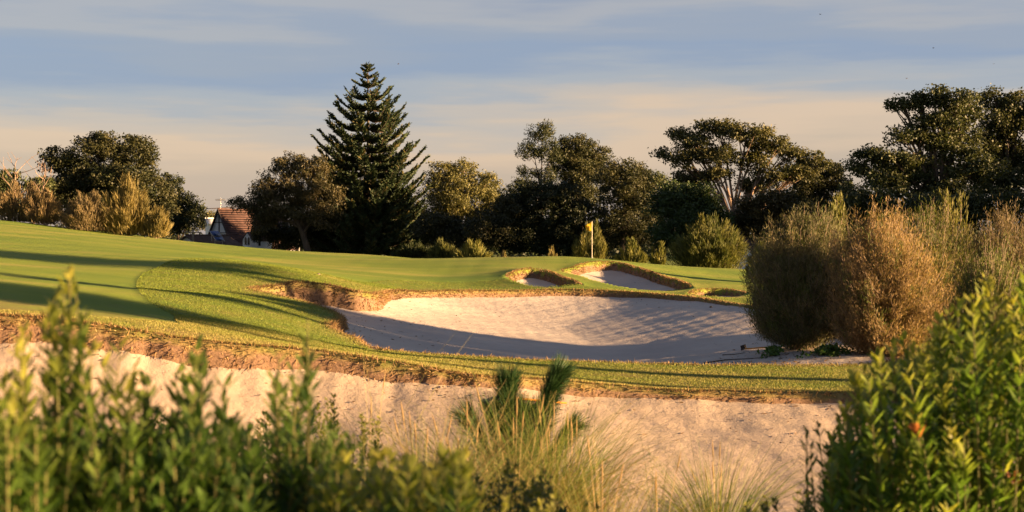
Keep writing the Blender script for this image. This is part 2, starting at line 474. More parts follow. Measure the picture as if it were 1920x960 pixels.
def ground_h(x, y, full=False):
    x = np.asarray(x, float); y = np.asarray(y, float)
    b = base_h(x, y); z = b.copy(); edge = np.full(x.shape, 99.0); soil = np.zeros(x.shape)
    far = np.hypot(x, y) > 115
    b = b + np.where(far, 0, 0.035 * vnoise(x * 1.1, y * 1.1, 'g1') + 0.012 * vnoise(x * 4, y * 4, 'g2')); z = b.copy()
    for k, poly in POLY.items():
        m = (x > poly[:, 0].min() - 4) & (x < poly[:, 0].max() + 4) & (y > poly[:, 1].min() - 4) & (y < poly[:, 1].max() + 4)
        if not m.any(): continue
        d = sdf(poly, x[m], y[m]); L = lip_of(k, x[m], y[m])
        rim = 0.07 * np.exp(-np.abs(d) / 0.5)
        floor = b[m] - L - sand_depth(k, x[m], y[m], -d) - 0.35
        u = sstep(0.0, 0.34, -d)
        z[m] = np.where(d > 0, z[m] + rim, (b[m] + rim) * (1 - u) + floor * u)
        edge[m] = np.where(np.abs(d) < np.abs(edge[m]), d, edge[m]); soil[m] = np.maximum(soil[m], sstep(0.02, 0.16, -d))
    return (z, edge, soil) if full else z
def sand_h(k, x, y, d):
    b = base_h(x, y)
    return b - lip_of(k, x, y) - sand_depth(k, x, y, -d) + (0.08 if k == 'near' else 0.03) * vnoise(x * 1.7, y * 1.7, 'sa' + k) + (0.028 if k == 'near' else 0.014) * vnoise(x * 6.5, y * 6.5, 'sb' + k) + (0.10 * np.abs(vnoise(x * 2.6, y * .7, 'gul')) * sstep(.2, -4, x) if k == 'near' else 0)
def H(x, y):
    """walkable surface: sand inside the bunkers, turf elsewhere"""
    x = np.atleast_1d(np.asarray(x, float)); y = np.atleast_1d(np.asarray(y, float))
    z = ground_h(x, y)
    for k, poly in POLY.items():
        d = sdf(poly, x, y); z = np.where(d < 0, np.maximum(z, sand_h(k, x, y, d)), z)
    return z

# short-cut fairway is everything but the areas below
ROUGH = [smooth_poly(xy([(262, 522, 43), (256, 545, 38), (275, 572, 34), (322, 592, 31.5), (345, 618, 28.5), (500, 650, 27), (640, 664, 28), (700, 655, 33), (740, 580, 44), (720, 535, 53),
                         (620, 517, 54), (520, 497, 55), (430, 489, 55), (330, 496, 51), (285, 508, 46)])),
         smooth_poly(xy([(-400, 585, 24), (-400, 575, 26.5), (0, 592, 26.5), (170, 604, 26.8), (330, 616, 28.5), (600, 650, 30), (900, 660, 33), (1300, 680, 33), (1700, 680, 33), (2100, 690, 34), (2100, 760, 24), (900, 800, 22), (0, 700, 22)])),
         smooth_poly(xy([(660, 560, 46), (640, 530, 51), (760, 526, 59), (900, 529, 61.5), (1060, 539, 61.5), (1250, 552, 60), (1400, 562, 56), (1480, 580, 50), (1400, 600, 47), (1060, 580, 48), (800, 570, 46)])),
         ]
def zones(x, y, edge):
    rough = np.zeros(x.shape)
    for p in ROUGH:
        m = (x > p[:, 0].min() - 2) & (x < p[:, 0].max() + 2) & (y > p[:, 1].min() - 2) & (y < p[:, 1].max() + 2)
        if m.any(): rough[m] = np.maximum(rough[m], sstep(0.15, -0.15, sdf(p, x[m], y[m])))
    far = (y > 104) | (y < 22.5) | (x > 17) | ((x > 8) & (y < 50) & (y > 33)); rough = np.where(far, 1.0, rough)
    dry = 0.85 * np.exp(-np.maximum(edge, 0) / np.where(y > 58.9, 0.05, 0.45)) * np.where(y > 58.9, 0.3, 1.0)
    near = sstep(34, 29, y) * (y > 20)
    dry = np.maximum(dry, near * (0.50 + 0.2 * sstep(27.8, 26.4, y)))
    dry = np.maximum(dry, 0.42 * (y > 56) * (y < 62) * np.exp(-np.maximum(sdf(POLY['main'], x, y), 0) / 1.0))
    dry = np.maximum(dry, 0.45 * sstep(30, 33, y) * np.exp(-((x + 4.2) ** 2 / 8 + (y - 50) ** 2 / 14)))
    return rough, dry

gx = np.concatenate([-np.geomspace(1800, 30, 34), np.arange(-28, 28.01, 0.16), np.geomspace(30, 1800, 34)])
gy = np.concatenate([-np.geomspace(900, 4, 22), np.arange(-2, 22, 0.8), np.arange(22, 62, 0.15), np.arange(62, 104, 0.3), np.geomspace(105.5, 3500, 44)])
GX, GY = np.meshgrid(gx, gy)
gz, edge, soil = ground_h(GX.ravel(), GY.ravel(), True)
rough_v, dry_v = zones(GX.ravel(), GY.ravel(), edge)
gz = gz + 0.03 * np.where(edge > 0.2, rough_v, 0) * (GY.ravel() < 104)
nx, ny = len(gx), len(gy)
ii = (np.arange(ny - 1)[:, None] * nx + np.arange(nx - 1)[None, :]).ravel()
gf = np.stack([ii, ii + 1, ii + nx + 1, ii + nx], 1)
ground = mesh_obj('ground', np.stack([GX.ravel(), GY.ravel(), gz], 1), gf, M['turf'], smooth=True, attrs={'rough': rough_v, 'dry': dry_v, 'soil': soil})
tag(ground, 'rolling golf course turf with smooth fairway and rougher mounds', kind='structure')

for k, lab in (('main', 'large pale sand bunker in the middle'), ('near', 'sand bunker nearest the foreground bushes'), ('b1', 'small sand bunker on the left of the green mound'),
               ('b2', 'deep sand bunker below the flag'), ('b3', 'shallow sand bunker at the right foot of the mound')):
    poly = POLY[k]; st = 0.10 if k in ('main', 'near') else 0.2
    X, Y = np.meshgrid(np.arange(poly[:, 0].min() - 0.4, poly[:, 0].max() + 0.4, st), np.arange(poly[:, 1].min() - 0.4, poly[:, 1].max() + 0.4, st))
    d = sdf(poly, X.ravel(), Y.ravel()); z = sand_h(k, X.ravel(), Y.ravel(), d)
    w = X.shape[1]; hh = X.shape[0]
    ii = (np.arange(hh - 1)[:, None] * w + np.arange(w - 1)[None, :]).ravel()
    f = np.stack([ii, ii + 1, ii + w + 1, ii + w], 1)
    f = f[(d[f] < 0.22).all(1)]
    used, inv = np.unique(f, return_inverse=True)
    o = mesh_obj('bunker_sand', np.stack([X.ravel(), Y.ravel(), z], 1)[used], inv.reshape(-1, 4), M['sand_near' if k == 'near' else 'sand'], smooth=True)
    tag(o, lab, kind='structure')

# ------------------------------------------------------------------ turf blades
def grass_cards(pos, direc, length, width, r):
    d = unit(direc); n = len(pos)
    s = unit(np.cross(d, unit(r.normal(size=(n, 3)))))
    L = length[:, None]; W = np.broadcast_to(width, (n,))[:, None]
    v = np.stack([pos - s * W / 2, pos + s * W / 2, pos + d * L], 1).reshape(-1, 3)
    return v, np.arange(n * 3).reshape(n, 3)

def rough_grass():
    r = rng('rough'); V = []; F = []; T = []; n0 = 0
    # short blades over the rough, thinned with distance
    for (x0, x1, y0, y1, n) in ((-11, 11, 25, 31.5, 190000), (-13, -1, 27, 55, 190000), (-9, 16, 46, 62, 90000)):
        x = r.uniform(x0, x1, n); y = r.uniform(y0, y1, n)
        z, e, so = ground_h(x, y, True); ro, dr = zones(x, y, e)
        keep = (ro > 0.5) & (e > 0.0); x, y, z, dr = x[keep], y[keep], z[keep], dr[keep]
        m = len(x); pos = np.stack([x, y, z + 0.02], 1)
        d = unit(np.stack([r.normal(0, .55, m), r.normal(0, .55, m), np.ones(m)], 1))
        v, f = grass_cards(pos, d, r.uniform(.018, .05, m), 0.009 + 0.00025 * y, r)
        dryk = np.clip(dr * 1.05 - .05 + 0.55 * vnoise(x * 1.3, y * 1.3, 'dryp') + r.normal(0, .2, m), 0, 1)[:, None]
        col = (np.array((.155, .205, .026)) * (1 - dryk) + np.array((.34, .27, .095)) * dryk) * r.uniform(.65, 1.35, (m, 1))
        V.append(v); F.append(f + n0); T.append(np.repeat(col, 3, 0)); n0 += len(v)
    return np.concatenate(V), np.concatenate(F), np.concatenate(T)
v, f, tn = rough_grass()
tag(mesh_obj('rough_grass', v, f, M['grass'], tint=tn), 'short rough grass blades on the mounds and strips', 'grass', kind='stuff')

def lip_fringe():
    r = rng('lip'); V = []; F = []; T = []; n0 = 0
    for k, poly in POLY.items():
        a = poly; b = np.roll(poly, -1, 0); seg = np.linalg.norm(b - a, axis=1)
        mid = (a + b) / 2
        vis = np.ones(len(a), bool)
        if k == 'near': vis = mid[:, 1] > 24
        dens = {'main': 420, 'near': 620, 'b1': 420, 'b2': 420, 'b3': 300}[k]
        cnt = (seg * dens * vis).astype(int)
        idx = np.repeat(np.arange(len(a)), cnt); m = len(idx)
        u = r.uniform(0, 1, (m, 1)); p = a[idx] * (1 - u) + b[idx] * u
        tn_ = unit(b - a)[idx]; nin = np.stack([-tn_[:, 1], tn_[:, 0]], 1)
        tst = sdf(poly, (mid + 0.05 * np.stack([-unit(b - a)[:, 1], unit(b - a)[:, 0]], 1))[:, 0], (mid + 0.05 * np.stack([-unit(b - a)[:, 1], unit(b - a)[:, 0]], 1))[:, 1])
        nin = np.where((tst[idx] > 0)[:, None], -nin, nin)                 # points into the bunker
        s = r.uniform(*{'main': (-.16, .20), 'near': (-.20, .27)}.get(k, (-.03, .22)), m)
        q = p + nin * s[:, None]
        L = lip_of(k, q[:, 0], q[:, 1])
        b0 = base_h(q[:, 0], q[:, 1])
        sd = sdf(poly, q[:, 0], q[:, 1]) if m < 90000 else -s
        zs = sand_h(k, q[:, 0], q[:, 1], np.minimum(sd, 0))
        zg = ground_h(q[:, 0], q[:, 1])
        z = np.maximum(zg, zs - 0.02)
        dpt = np.clip((b0 - z) / (L + 0.05), 0, 1)
        patch = 0.5 + 0.5 * vnoise(q[:, 0] * 3.1, q[:, 1] * 3.1, 'patch')
        keep = (zg > zs - 0.05) & ((k[0] != 'b') | (nin[:, 1] < 0.1)) & (r.uniform(0, 1, m) < (0.25 + 0.95 * patch) * np.clip(L / .12, 0, 1))
        q, z, s, dpt, nin, L, patch = q[keep], z[keep], s[keep], dpt[keep], nin[keep], L[keep], patch[keep]; m = len(q)
        d = np.concatenate([nin * r.uniform(.15, 1.0, (m, 1)) + r.normal(0, .3, (m, 2)), (0.75 - 1.5 * sstep(-.02, .18, s) + r.normal(0, .35, m))[:, None]], 1)
        ln = r.uniform(.04, .11, m) * (1 + 1.2 * L) * np.where(s > 0, 1.15, .75) * (.7 if k[0] == 'b' else 1)
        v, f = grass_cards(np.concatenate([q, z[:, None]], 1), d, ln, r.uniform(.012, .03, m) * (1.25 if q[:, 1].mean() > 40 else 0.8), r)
        straw = np.array((.38, .25, .11)); brown = np.array((.19, .105, .055)); green = np.array((.15, .20, .035))
        w = r.uniform(0, 1, (m, 1)); col = straw * w + brown * (1 - w)
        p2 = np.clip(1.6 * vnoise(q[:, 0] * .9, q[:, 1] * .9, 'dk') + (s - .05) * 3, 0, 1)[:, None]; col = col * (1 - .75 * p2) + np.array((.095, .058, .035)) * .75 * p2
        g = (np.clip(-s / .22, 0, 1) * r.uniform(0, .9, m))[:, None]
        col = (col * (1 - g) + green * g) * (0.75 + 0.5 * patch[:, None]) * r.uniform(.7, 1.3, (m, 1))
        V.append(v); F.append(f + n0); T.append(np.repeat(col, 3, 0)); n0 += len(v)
    return np.concatenate(V), np.concatenate(F), np.concatenate(T)
v, f, tn = lip_fringe()
tag(mesh_obj('lip_grass', v, f, M['grass'], tint=tn), 'dry straw coloured grass hanging over the bunker lips', 'dry grass', kind='stuff')

def litter():
    r = rng('litter'); P_ = []
    for k, n in (('main', 900), ('near', 1100), ('b2', 60)):
        poly = POLY[k]; i = r.integers(0, len(poly), n); q = poly[i] + r.normal(0, .12, (n, 2)); c = np.array({'main': (1.5, 44), 'near': (1, 21.5), 'b2': (6, 68)}[k])
        q = q + (c - q) * (r.uniform(0, 1, (n, 1)) ** 3 * .5); P_.append(q)
    m = 500; P_.append(np.stack([r.normal(7.6, 1.7, m), r.normal(35.3, 1.3, m)], 1))
    q = np.concatenate(P_); z = H(q[:, 0], q[:, 1]) + .008
    dr = np.stack([r.normal(size=len(q)), r.normal(size=len(q)), r.normal(0, .12, len(q))], 1)
    v, f = cards(np.stack([q[:, 0], q[:, 1], z], 1), dr, r.uniform(.03, .16, len(q)), r.uniform(.012, .03, len(q)), r)
    t = np.repeat(np.array((.16, .10, .055)) * r.uniform(.4, 1.6, (len(q), 1)), 4, 0)
    tag(mesh_obj('leaf_litter', v, f, M['grass'], tint=t), 'scattered brown leaf litter and straw on the sand near the rims', 'litter', kind='stuff')
litter()

# ------------------------------------------------------------------ trees
def bez(a, b, c, n=7):
    u = np.linspace(0, 1, n)[:, None]
    return a * (1 - u) ** 2 + 2 * b * u * (1 - u) + c * u * u

def tree(name, label, d, base, lobes, leaf=(0.30, 0.15), dens=1.0, col=((.045, .055, .018), (.085, .085, .026)), bark='bark_dark', trunk_r=0.35,
         top_bias=0.0, clump=1.0, group=None, droop=0.3, cat='tree', branches=7, trunk_top=None):
    """lobes: (px, py, rx, ry) in photo pixels at depth d; a crown of leaf clumps on limbs"""
    r = rng(label); k = d / FPX
    if isinstance(base, (int, float)):
        bx = P(base, 440, d)
        root = np.array((bx[0], bx[1], float(H(bx[0], bx[1])[0])))
    else: root = np.array(base, float)
    cen = []; rad = []
    for (px, py, rx, ry) in lobes:
        c = P(px, py, d); c[1] += r.uniform(-1, 1) * 0.45 * rx * k
        cen.append(c); rad.append((rx * k, max(rx, ry) * k * 0.85, ry * k))
    cen = np.array(cen); rad = np.array(rad)
    G = Geo()
    mid = cen.mean(0)
    top = np.array((root[0] * .5 + mid[0] * .5, root[1] * .5 + mid[1] * .5, root[2] + (mid[2] - root[2]) * (0.62 if trunk_top is None else trunk_top)))
    ctrl = np.array((root[0] + r.normal(0, .5), root[1], (root[2] + top[2]) / 2))
    tr = bez(root - np.array((0, 0, .3)), ctrl, top, 9)
    G.tube(tr, np.linspace(trunk_r * 1.15, trunk_r * 0.55, 9), 8)
    LV = []; LT = []
    c0, c1 = np.array(col[0]), np.array(col[1])
    for c, (a, b, h) in zip(cen, rad):
        j = r.integers(4, 9); st = tr[j]
        limb = bez(st, (st + c) / 2 + np.array((r.normal(0, .1) * a, r.normal(0, .1) * a, 0.25 * abs(c[2] - st[2]))), c, 8)
        G.tube(limb, np.linspace(trunk_r * .42, trunk_r * .13, 8), 6)
        area = math.pi * a * h
        nc = max(6, int(dens * 2.9 * area / clump ** 2))
        dirs = unit(r.normal(size=(nc, 3))); rr = r.uniform(0, 1, nc) ** 0.42
        if top_bias > 0:
            flip = (dirs[:, 2] < -0.1) & (r.uniform(0, 1, nc) < top_bias); dirs[flip, 2] *= -1
        cc = c + dirs * rr[:, None] * np.array((a, b, h)) * np.array((1, 1, 1.0))
        for q in cc[r.permutation(nc)[:branches]]:
            i = r.integers(3, 8); s = limb[i]
            G.tube(bez(s, (s + q) / 2 + r.normal(0, .12 * a, 3) * .5 + np.array((0, 0, .1 * a)), q, 5), np.linspace(trunk_r * .16, trunk_r * .04, 5), 5)
        nl = int(125 * clump ** 2 * (0.30 / leaf[0]) ** 1.2)
        rc = clump * r.uniform(.55, 1.15, nc)
        p = np.repeat(cc, nl, 0) + np.clip(r.normal(size=(nc * nl, 3)), -1.7, 1.7) * np.repeat(rc, nl)[:, None] * np.array((.50, .50, .34))
        ctint = np.repeat(r.uniform(0, 1, nc), nl)[:, None]
        t = (c0 * (1 - ctint) + c1 * ctint) * r.uniform(.7, 1.3, (nc * nl, 1))
        dr = r.normal(size=p.shape) * np.array((1, 1, .75)); dr[:, 2] -= droop
        v, f = cards(p, dr, 0.86 * leaf[0] * r.uniform(.6, 1.3, len(p)), 1.18 * leaf[1] * r.uniform(.7, 1.3, len(p)), r)
        LV.append(v); LT.append(np.repeat(t, 4, 0))
    e = thing(name, label, cat, root, group)
    G.build('trunk', M[bark], e, smooth=True)
    V = np.concatenate(LV)
    mesh_obj('crown', V, np.arange(len(V)).reshape(-1, 4), M['leaf'], e, tint=np.concatenate(LT))
    return e

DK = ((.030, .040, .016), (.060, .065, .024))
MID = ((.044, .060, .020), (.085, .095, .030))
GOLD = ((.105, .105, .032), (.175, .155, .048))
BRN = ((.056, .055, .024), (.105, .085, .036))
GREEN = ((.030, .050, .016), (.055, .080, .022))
FAR = 'trees behind the golf course'

tree('broadleaf_tree', 'broad dark tree with lumpy crown behind the brown shrubs at far left', 150, 190,
     [(185, 275, 48, 26), (120, 305, 38, 30), (235, 282, 50, 28), (160, 335, 75, 45), (245, 335, 62, 42), (110, 365, 45, 32), (200, 385, 90, 40), (275, 300, 16, 26), (290, 380, 40, 40)],
     col=((.028, .036, .014), (.070, .066, .024)), group=FAR, trunk_r=.5)
tree('broadleaf_tree', 'smaller dark tree with stepped crown left of the white gabled house', 183, 335,
     [(312, 345, 28, 22), (330, 375, 30, 20), (350, 395, 24, 14), (368, 388, 16, 10), (345, 410, 42, 26), (312, 412, 36, 28)], col=DK, group=FAR, trunk_r=.3, clump=.85)
tree('broadleaf_tree', 'olive tree cut by the left edge behind the bare saplings', 140, 5,
     [(10, 340, 26, 22), (-20, 350, 40, 40), (25, 370, 28, 26), (60, 352, 22, 14), (78, 345, 18, 16)], col=MID, group=FAR, trunk_r=.25, clump=.8)
tree('eucalypt', 'brownish eucalypt with dark trunk between the house and the tall pine', 165, 580,
     [(545, 312, 42, 24), (590, 318, 40, 26), (520, 345, 38, 26), (580, 355, 60, 34), (500, 375, 40, 28), (455, 380, 24, 14), (490, 408, 26, 26), (545, 392, 70, 34), (610, 390, 40, 40)],
     col=BRN, leaf=(.44, .10), droop=.8, group=FAR, trunk_r=.45)
tree('broadleaf_tree', 'low dark bushy tree at the foot of the tall pine on its left', 172, 520,
     [(500, 432, 28, 22), (530, 445, 34, 22), (570, 430, 40, 34), (620, 440, 50, 36)], col=((.034, .036, .014), (.070, .062, .022)), group=FAR, trunk_r=.25)
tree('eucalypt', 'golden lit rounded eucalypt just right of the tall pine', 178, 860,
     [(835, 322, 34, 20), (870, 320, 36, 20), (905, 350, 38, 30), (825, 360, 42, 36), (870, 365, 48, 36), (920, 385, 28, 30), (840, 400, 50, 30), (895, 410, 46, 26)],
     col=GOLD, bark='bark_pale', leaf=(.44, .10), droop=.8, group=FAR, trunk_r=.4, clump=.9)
tree('casuarina', 'slender wispy casuarina with see-through crown above the dark trees', 188, 1012,
     [(1015, 250, 30, 20), (1000, 285, 28, 20), (1035, 290, 22, 24), (992, 325, 22, 12), (1030, 330, 22, 16), (985, 350, 30, 14)],
     leaf=(.5, .10), dens=.9, col=DK, group=FAR, trunk_r=.26, droop=-.4, clump=1.0, branches=5, trunk_top=.9)
tree('broadleaf_tree', 'round brown-topped tree right of the wispy casuarina', 190, 1085,
     [(1080, 275, 34, 22), (1110, 295, 32, 26), (1060, 300, 34, 26), (1090, 320, 46, 30), (1085, 360, 50, 34)], col=((.042, .048, .018), (.085, .080, .028)), group=FAR, trunk_r=.35)
tree('conifer_tree', 'dark upright conifer-like tree behind the flag', 160, 1165,
     [(1165, 318, 34, 22), (1195, 325, 22, 24), (1150, 350, 46, 32), (1190, 365, 44, 36), (1165, 405, 66, 40), (1160, 445, 70, 34)],
     leaf=(.4, .12), col=((.030, .036, .014), (.070, .066, .024)), group=FAR, trunk_r=.35, droop=-.3)
tree('broadleaf_tree', 'black-green dense tree filling the gap left of the flag', 160, 1020,
     [(1000, 370, 56, 28), (1050, 375, 50, 30), (960, 400, 36, 34), (1020, 420, 70, 40), (1080, 420, 60, 40), (980, 450, 60, 30), (1060, 455, 60, 28)], col=((.022, .030, .013), (.042, .048, .019)), group=FAR, trunk_r=.35)
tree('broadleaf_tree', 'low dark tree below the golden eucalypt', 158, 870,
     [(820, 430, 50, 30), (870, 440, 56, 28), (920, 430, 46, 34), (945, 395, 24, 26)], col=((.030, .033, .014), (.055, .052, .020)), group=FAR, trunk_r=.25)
tree('broadleaf_tree', 'deep green rounded tree in front of the spreading eucalypt', 140, 1280,
     [(1270, 365, 44, 26), (1310, 375, 42, 26), (1250, 395, 44, 32), (1300, 410, 60, 34), (1340, 405, 30, 28), (1280, 440, 70, 26)], col=GREEN, group=FAR, trunk_r=.35)
tree('eucalypt', 'wide spreading eucalypt with bare orange limbs showing under its canopy', 150, 1375,
     [(1345, 242, 44, 18), (1395, 252, 50, 20), (1300, 268, 40, 18), (1275, 252, 22, 14), (1440, 275, 44, 20), (1275, 300, 34, 20), (1340, 290, 50, 20), (1490, 290, 36, 16),
      (1525, 305, 28, 18), (1405, 305, 34, 20), (1300, 335, 36, 20), (1455, 330, 40, 16), (1240, 285, 14, 6), (1285, 360, 40, 24), (1345, 330, 30, 16), (1420, 350, 40, 18), (1495, 325, 30, 16)],
     col=((.055, .060, .020), (.115, .105, .034)), bark='bark_pale', leaf=(.40, .135), droop=.6, group=FAR, trunk_r=.42, top_bias=.45, clump=.75, dens=1.05, branches=14, trunk_top=.55)
tree('broadleaf_tree', 'low bronze-topped tree under the spreading eucalypt', 142, 1430,
     [(1420, 385, 38, 24), (1460, 375, 36, 18), (1400, 415, 44, 28), (1450, 415, 54, 34)], col=((.040, .040, .016), (.110, .085, .030)), group=FAR, trunk_r=.25)
tree('broadleaf_tree', 'mid-sized dark tree between the spreading eucalypt and the great right-hand tree', 165, 1540,
     [(1515, 330, 40, 26), (1550, 320, 34, 20), (1500, 360, 34, 26), (1560, 355, 44, 34), (1520, 395, 60, 34), (1590, 390, 40, 30)], col=((.036, .042, .017), (.075, .072, .026)), group=FAR, trunk_r=.35)
tree('broadleaf_tree', 'great tall tree with flat-topped crown at right, a bough reaching left', 130, 1770,
     [(1770, 185, 46, 24), (1690, 200, 24, 16), (1720, 195, 26, 18), (1745, 230, 54, 26), (1815, 205, 30, 26), (1700, 262, 40, 22), (1790, 270, 60, 34), (1640, 295, 34, 18), (1680, 305, 50, 24), (1610, 318, 24, 18),
      (1740, 320, 60, 36), (1820, 320, 50, 40), (1660, 345, 60, 28), (1760, 370, 70, 30)],
     col=((.040, .052, .018), (.090, .092, .030)), group=FAR, trunk_r=.6, top_bias=.35, branches=10, trunk_top=.5)
tree('broadleaf_tree', 'tall dark tree cut by the right edge beside the flat-topped tree', 137, 1890,
     [(1870, 188, 38, 20), (1915, 205, 44, 26), (1880, 235, 52, 30), (1960, 230, 50, 40), (1895, 285, 50, 36), (1940, 320, 60, 50), (1880, 350, 60, 34), (1850, 265, 26, 26)],
     col=((.036, .045, .017), (.080, .080, .026)), group=FAR, trunk_r=.55, top_bias=.3, branches=10)
tree('broadleaf_tree', 'dark hedge-like tree behind the right-hand shrubs', 118, 1700,
     [(1600, 380, 50, 34), (1660, 390, 60, 30), (1740, 400, 60, 30), (1820, 395, 60, 34), (1890, 390, 60, 36)], col=((.026, .036, .014), (.050, .058, .020)), group=FAR, trunk_r=.25)
tree('broadleaf_tree', 'sunlit pale tree far beyond, seen between the dark tree and the house', 260, 400,
     [(393, 405, 14, 8), (405, 415, 14, 10), (385, 420, 12, 10)], col=GOLD, group=FAR, trunk_r=.2, clump=.9)
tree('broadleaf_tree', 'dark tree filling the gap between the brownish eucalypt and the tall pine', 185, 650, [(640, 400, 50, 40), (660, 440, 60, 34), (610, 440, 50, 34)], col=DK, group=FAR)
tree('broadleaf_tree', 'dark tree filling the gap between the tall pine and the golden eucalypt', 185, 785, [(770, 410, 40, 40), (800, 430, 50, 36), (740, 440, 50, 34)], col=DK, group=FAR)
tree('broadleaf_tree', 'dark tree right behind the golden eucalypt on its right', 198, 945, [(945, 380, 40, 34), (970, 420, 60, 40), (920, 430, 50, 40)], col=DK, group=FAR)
tree('casuarina', 'olive pointed tree between the conifer-like tree and the spreading eucalypt', 178, 1225, [(1225, 345, 30, 26), (1250, 370, 40, 34), (1205, 385, 40, 40), (1240, 425, 60, 40)], leaf=(.4, .12), col=MID, group=FAR, droop=-.2)
tree('broadleaf_tree', 'dark low tree behind the twiggy shrubs below the great tree', 150, 1570, [(1540, 415, 60, 34), (1600, 420, 60, 40), (1480, 430, 60, 34)], col=DK, group=FAR)
# distant wood that closes the horizon, one mass
def wood():
    r = rng('wood'); n = 2600
    x = r.uniform(-190, 190, n); y = r.uniform(235, 300, n) + np.abs(x) * .1
    nl = 26
    hgt = 3.5 + 3.5 * (0.5 + 0.5 * vnoise(x * .12, y * .05, 'wd'))
    gap = sstep(9, 15, np.abs(x + 52)); hgt = hgt * (.35 + .65 * gap)
    z = -1.5 + hgt * r.uniform(0, 1, n) ** .7
    p = np.repeat(np.stack([x, y, z], 1), nl, 0) + r.normal(size=(n * nl, 3)) * np.array((1.3, 1.0, .7))
    t = np.repeat(np.array((.035, .042, .018)) * r.uniform(.7, 1.5, (n, 1)), nl, 0)
    v, f = cards(p, r.normal(size=p.shape), .8, .5, r)
    o = mesh_obj('distant_wood', v, f, M['leaf'], tint=np.repeat(t, 4, 0))
    tag(o, 'dark far-off wood behind the houses', 'wood', kind='stuff')
wood()

# tall pine in whorls with up-curved comb-like branches
def norfolk_pine():
    d = 170; r = rng('pine'); k = d / FPX
    c = P(692, 440, d); gz_ = float(H(c[0], c[1])[0]); top = P(690, 122, d)
    e = thing('norfolk_pine', 'tall symmetrical pine of tiered whorls rising far above the other trees', 'pine tree', (c[0], c[1], gz_), FAR)
    Hh = top[2] - gz_
    G = Geo()
    zz = np.linspace(0, 1, 14)
    trunk = np.stack([c[0] + (top[0] - c[0]) * zz, np.full(14, c[1]), gz_ - .3 + (Hh + .3) * zz], 1)
    G.tube(trunk, .42 * (1 - zz) + .04, 8)
    V = []; F = []; T = []; n0 = 0
    yy = np.array([120, 135, 150, 175, 205, 245, 285, 320, 350, 420, 480]); ww = np.array([7, 14, 27, 42, 61, 79, 93, 104, 107, 102, 98])
    ys = [127, 135, 147, 163, 181, 200, 219, 238, 256, 274, 291, 307, 322, 337, 351, 362, 373, 384, 395, 407, 420, 434, 448, 462]
    for i, y in enumerate(ys):
        z0 = P(692, y + r.normal(0, .8), d)[2]; L0 = np.interp(y, yy, ww) * k
        nb = 5 if y < 150 else (7 if y < 230 else (8 if y < 330 else 10))
        a0 = r.uniform(0, 6.28)
        for b in range(nb):
            a = a0 + b * 2 * np.pi / nb + r.normal(0, .12)
            L = L0 * r.uniform(.80, 1.05)
            if y > 318 and y < 350 and math.cos(a) < -.3: L *= .92
            hd = np.array((math.cos(a), math.sin(a), 0))
            u = np.linspace(0, 1, 10)
            drop = np.interp(y, [128, 200, 330, 470], [.36, .24, .10, -.10]) + r.normal(0, .025)
            # starts near level or drooping, turns upward at the tip
            zc = L * (drop * u - .18 * np.sin(np.pi * u) * (y > 180) + .16 * u ** 3) - .30 * L * drop
            st = np.array((np.interp(z0, [gz_, top[2]], [c[0], top[0]]), c[1], z0))
            br = st + hd[None] * (u * L)[:, None] + np.array((0, 0, 1.0))[None] * zc[:, None]
            G.tube(br, .085 * (1 - u) * min(1, L / 4) + .02, 5)
            nbr = max(8, int(L * 15)); us = np.linspace(.16 if y > 200 else .08, 1, nbr) + r.normal(0, .01, nbr); us = np.clip(us, .05, 1)
            pts = np.stack([np.interp(us, u, br[:, q]) for q in range(3)], 1)
            side = np.array((-hd[1], hd[0], 0)); sg = np.where(np.arange(nbr) % 2, 1, -1)[:, None]
            dirs = hd * .55 + side * sg * r.uniform(.35, .95, (nbr, 1)) + np.array((0, 0, 1)) * r.uniform(.35, .85, (nbr, 1))
            ln = np.clip(L * .25, .42, 1.1) * r.uniform(.7, 1.15, nbr) * (1 - .35 * us)
            tint = np.where(r.uniform(size=(nbr, 1)) < .12, np.array((.105, .090, .030)), np.array((.040, .058, .024))) * r.uniform(.7, 1.4, (nbr, 1))
            # each branchlet: bottle-brush of short blades
            m = 9
            uu = np.tile(np.linspace(.1, .95, m), nbr)
            pd = np.repeat(unit(dirs), m, 0)
            q = np.repeat(pts, m, 0) + pd * (np.repeat(ln, m) * uu)[:, None]
            dd = pd + r.normal(0, .38, q.shape)
            v, f = cards(q, dd, np.repeat(ln, m) * .42, .15, r)
            V.append(v); T.append(np.repeat(np.repeat(tint, m, 0), 4, 0))
            v, f = cards(pts, dirs, ln * 1.05, .26, r)
            V.append(v); T.append(np.repeat(tint, 4, 0))
    for s in range(46):                                           # the tuft at the tip
        p = top + np.array((0, 0, r.uniform(-.55, .1))); dd = np.array((r.normal(0, 1), r.normal(0, 1), .55))
        v, f = cards(p[None], dd[None], np.array([.55]), np.array([.1]), r); V.append(v); T.append(np.tile((.04, .055, .024), (4, 1)))
    G.build('trunk', M['bark_dark'], e, smooth=True)
    V = np.concatenate(V)
    mesh_obj('crown', V, np.arange(len(V)).reshape(-1, 4), M['needle'], e, tint=np.concatenate(T))
norfolk_pine()

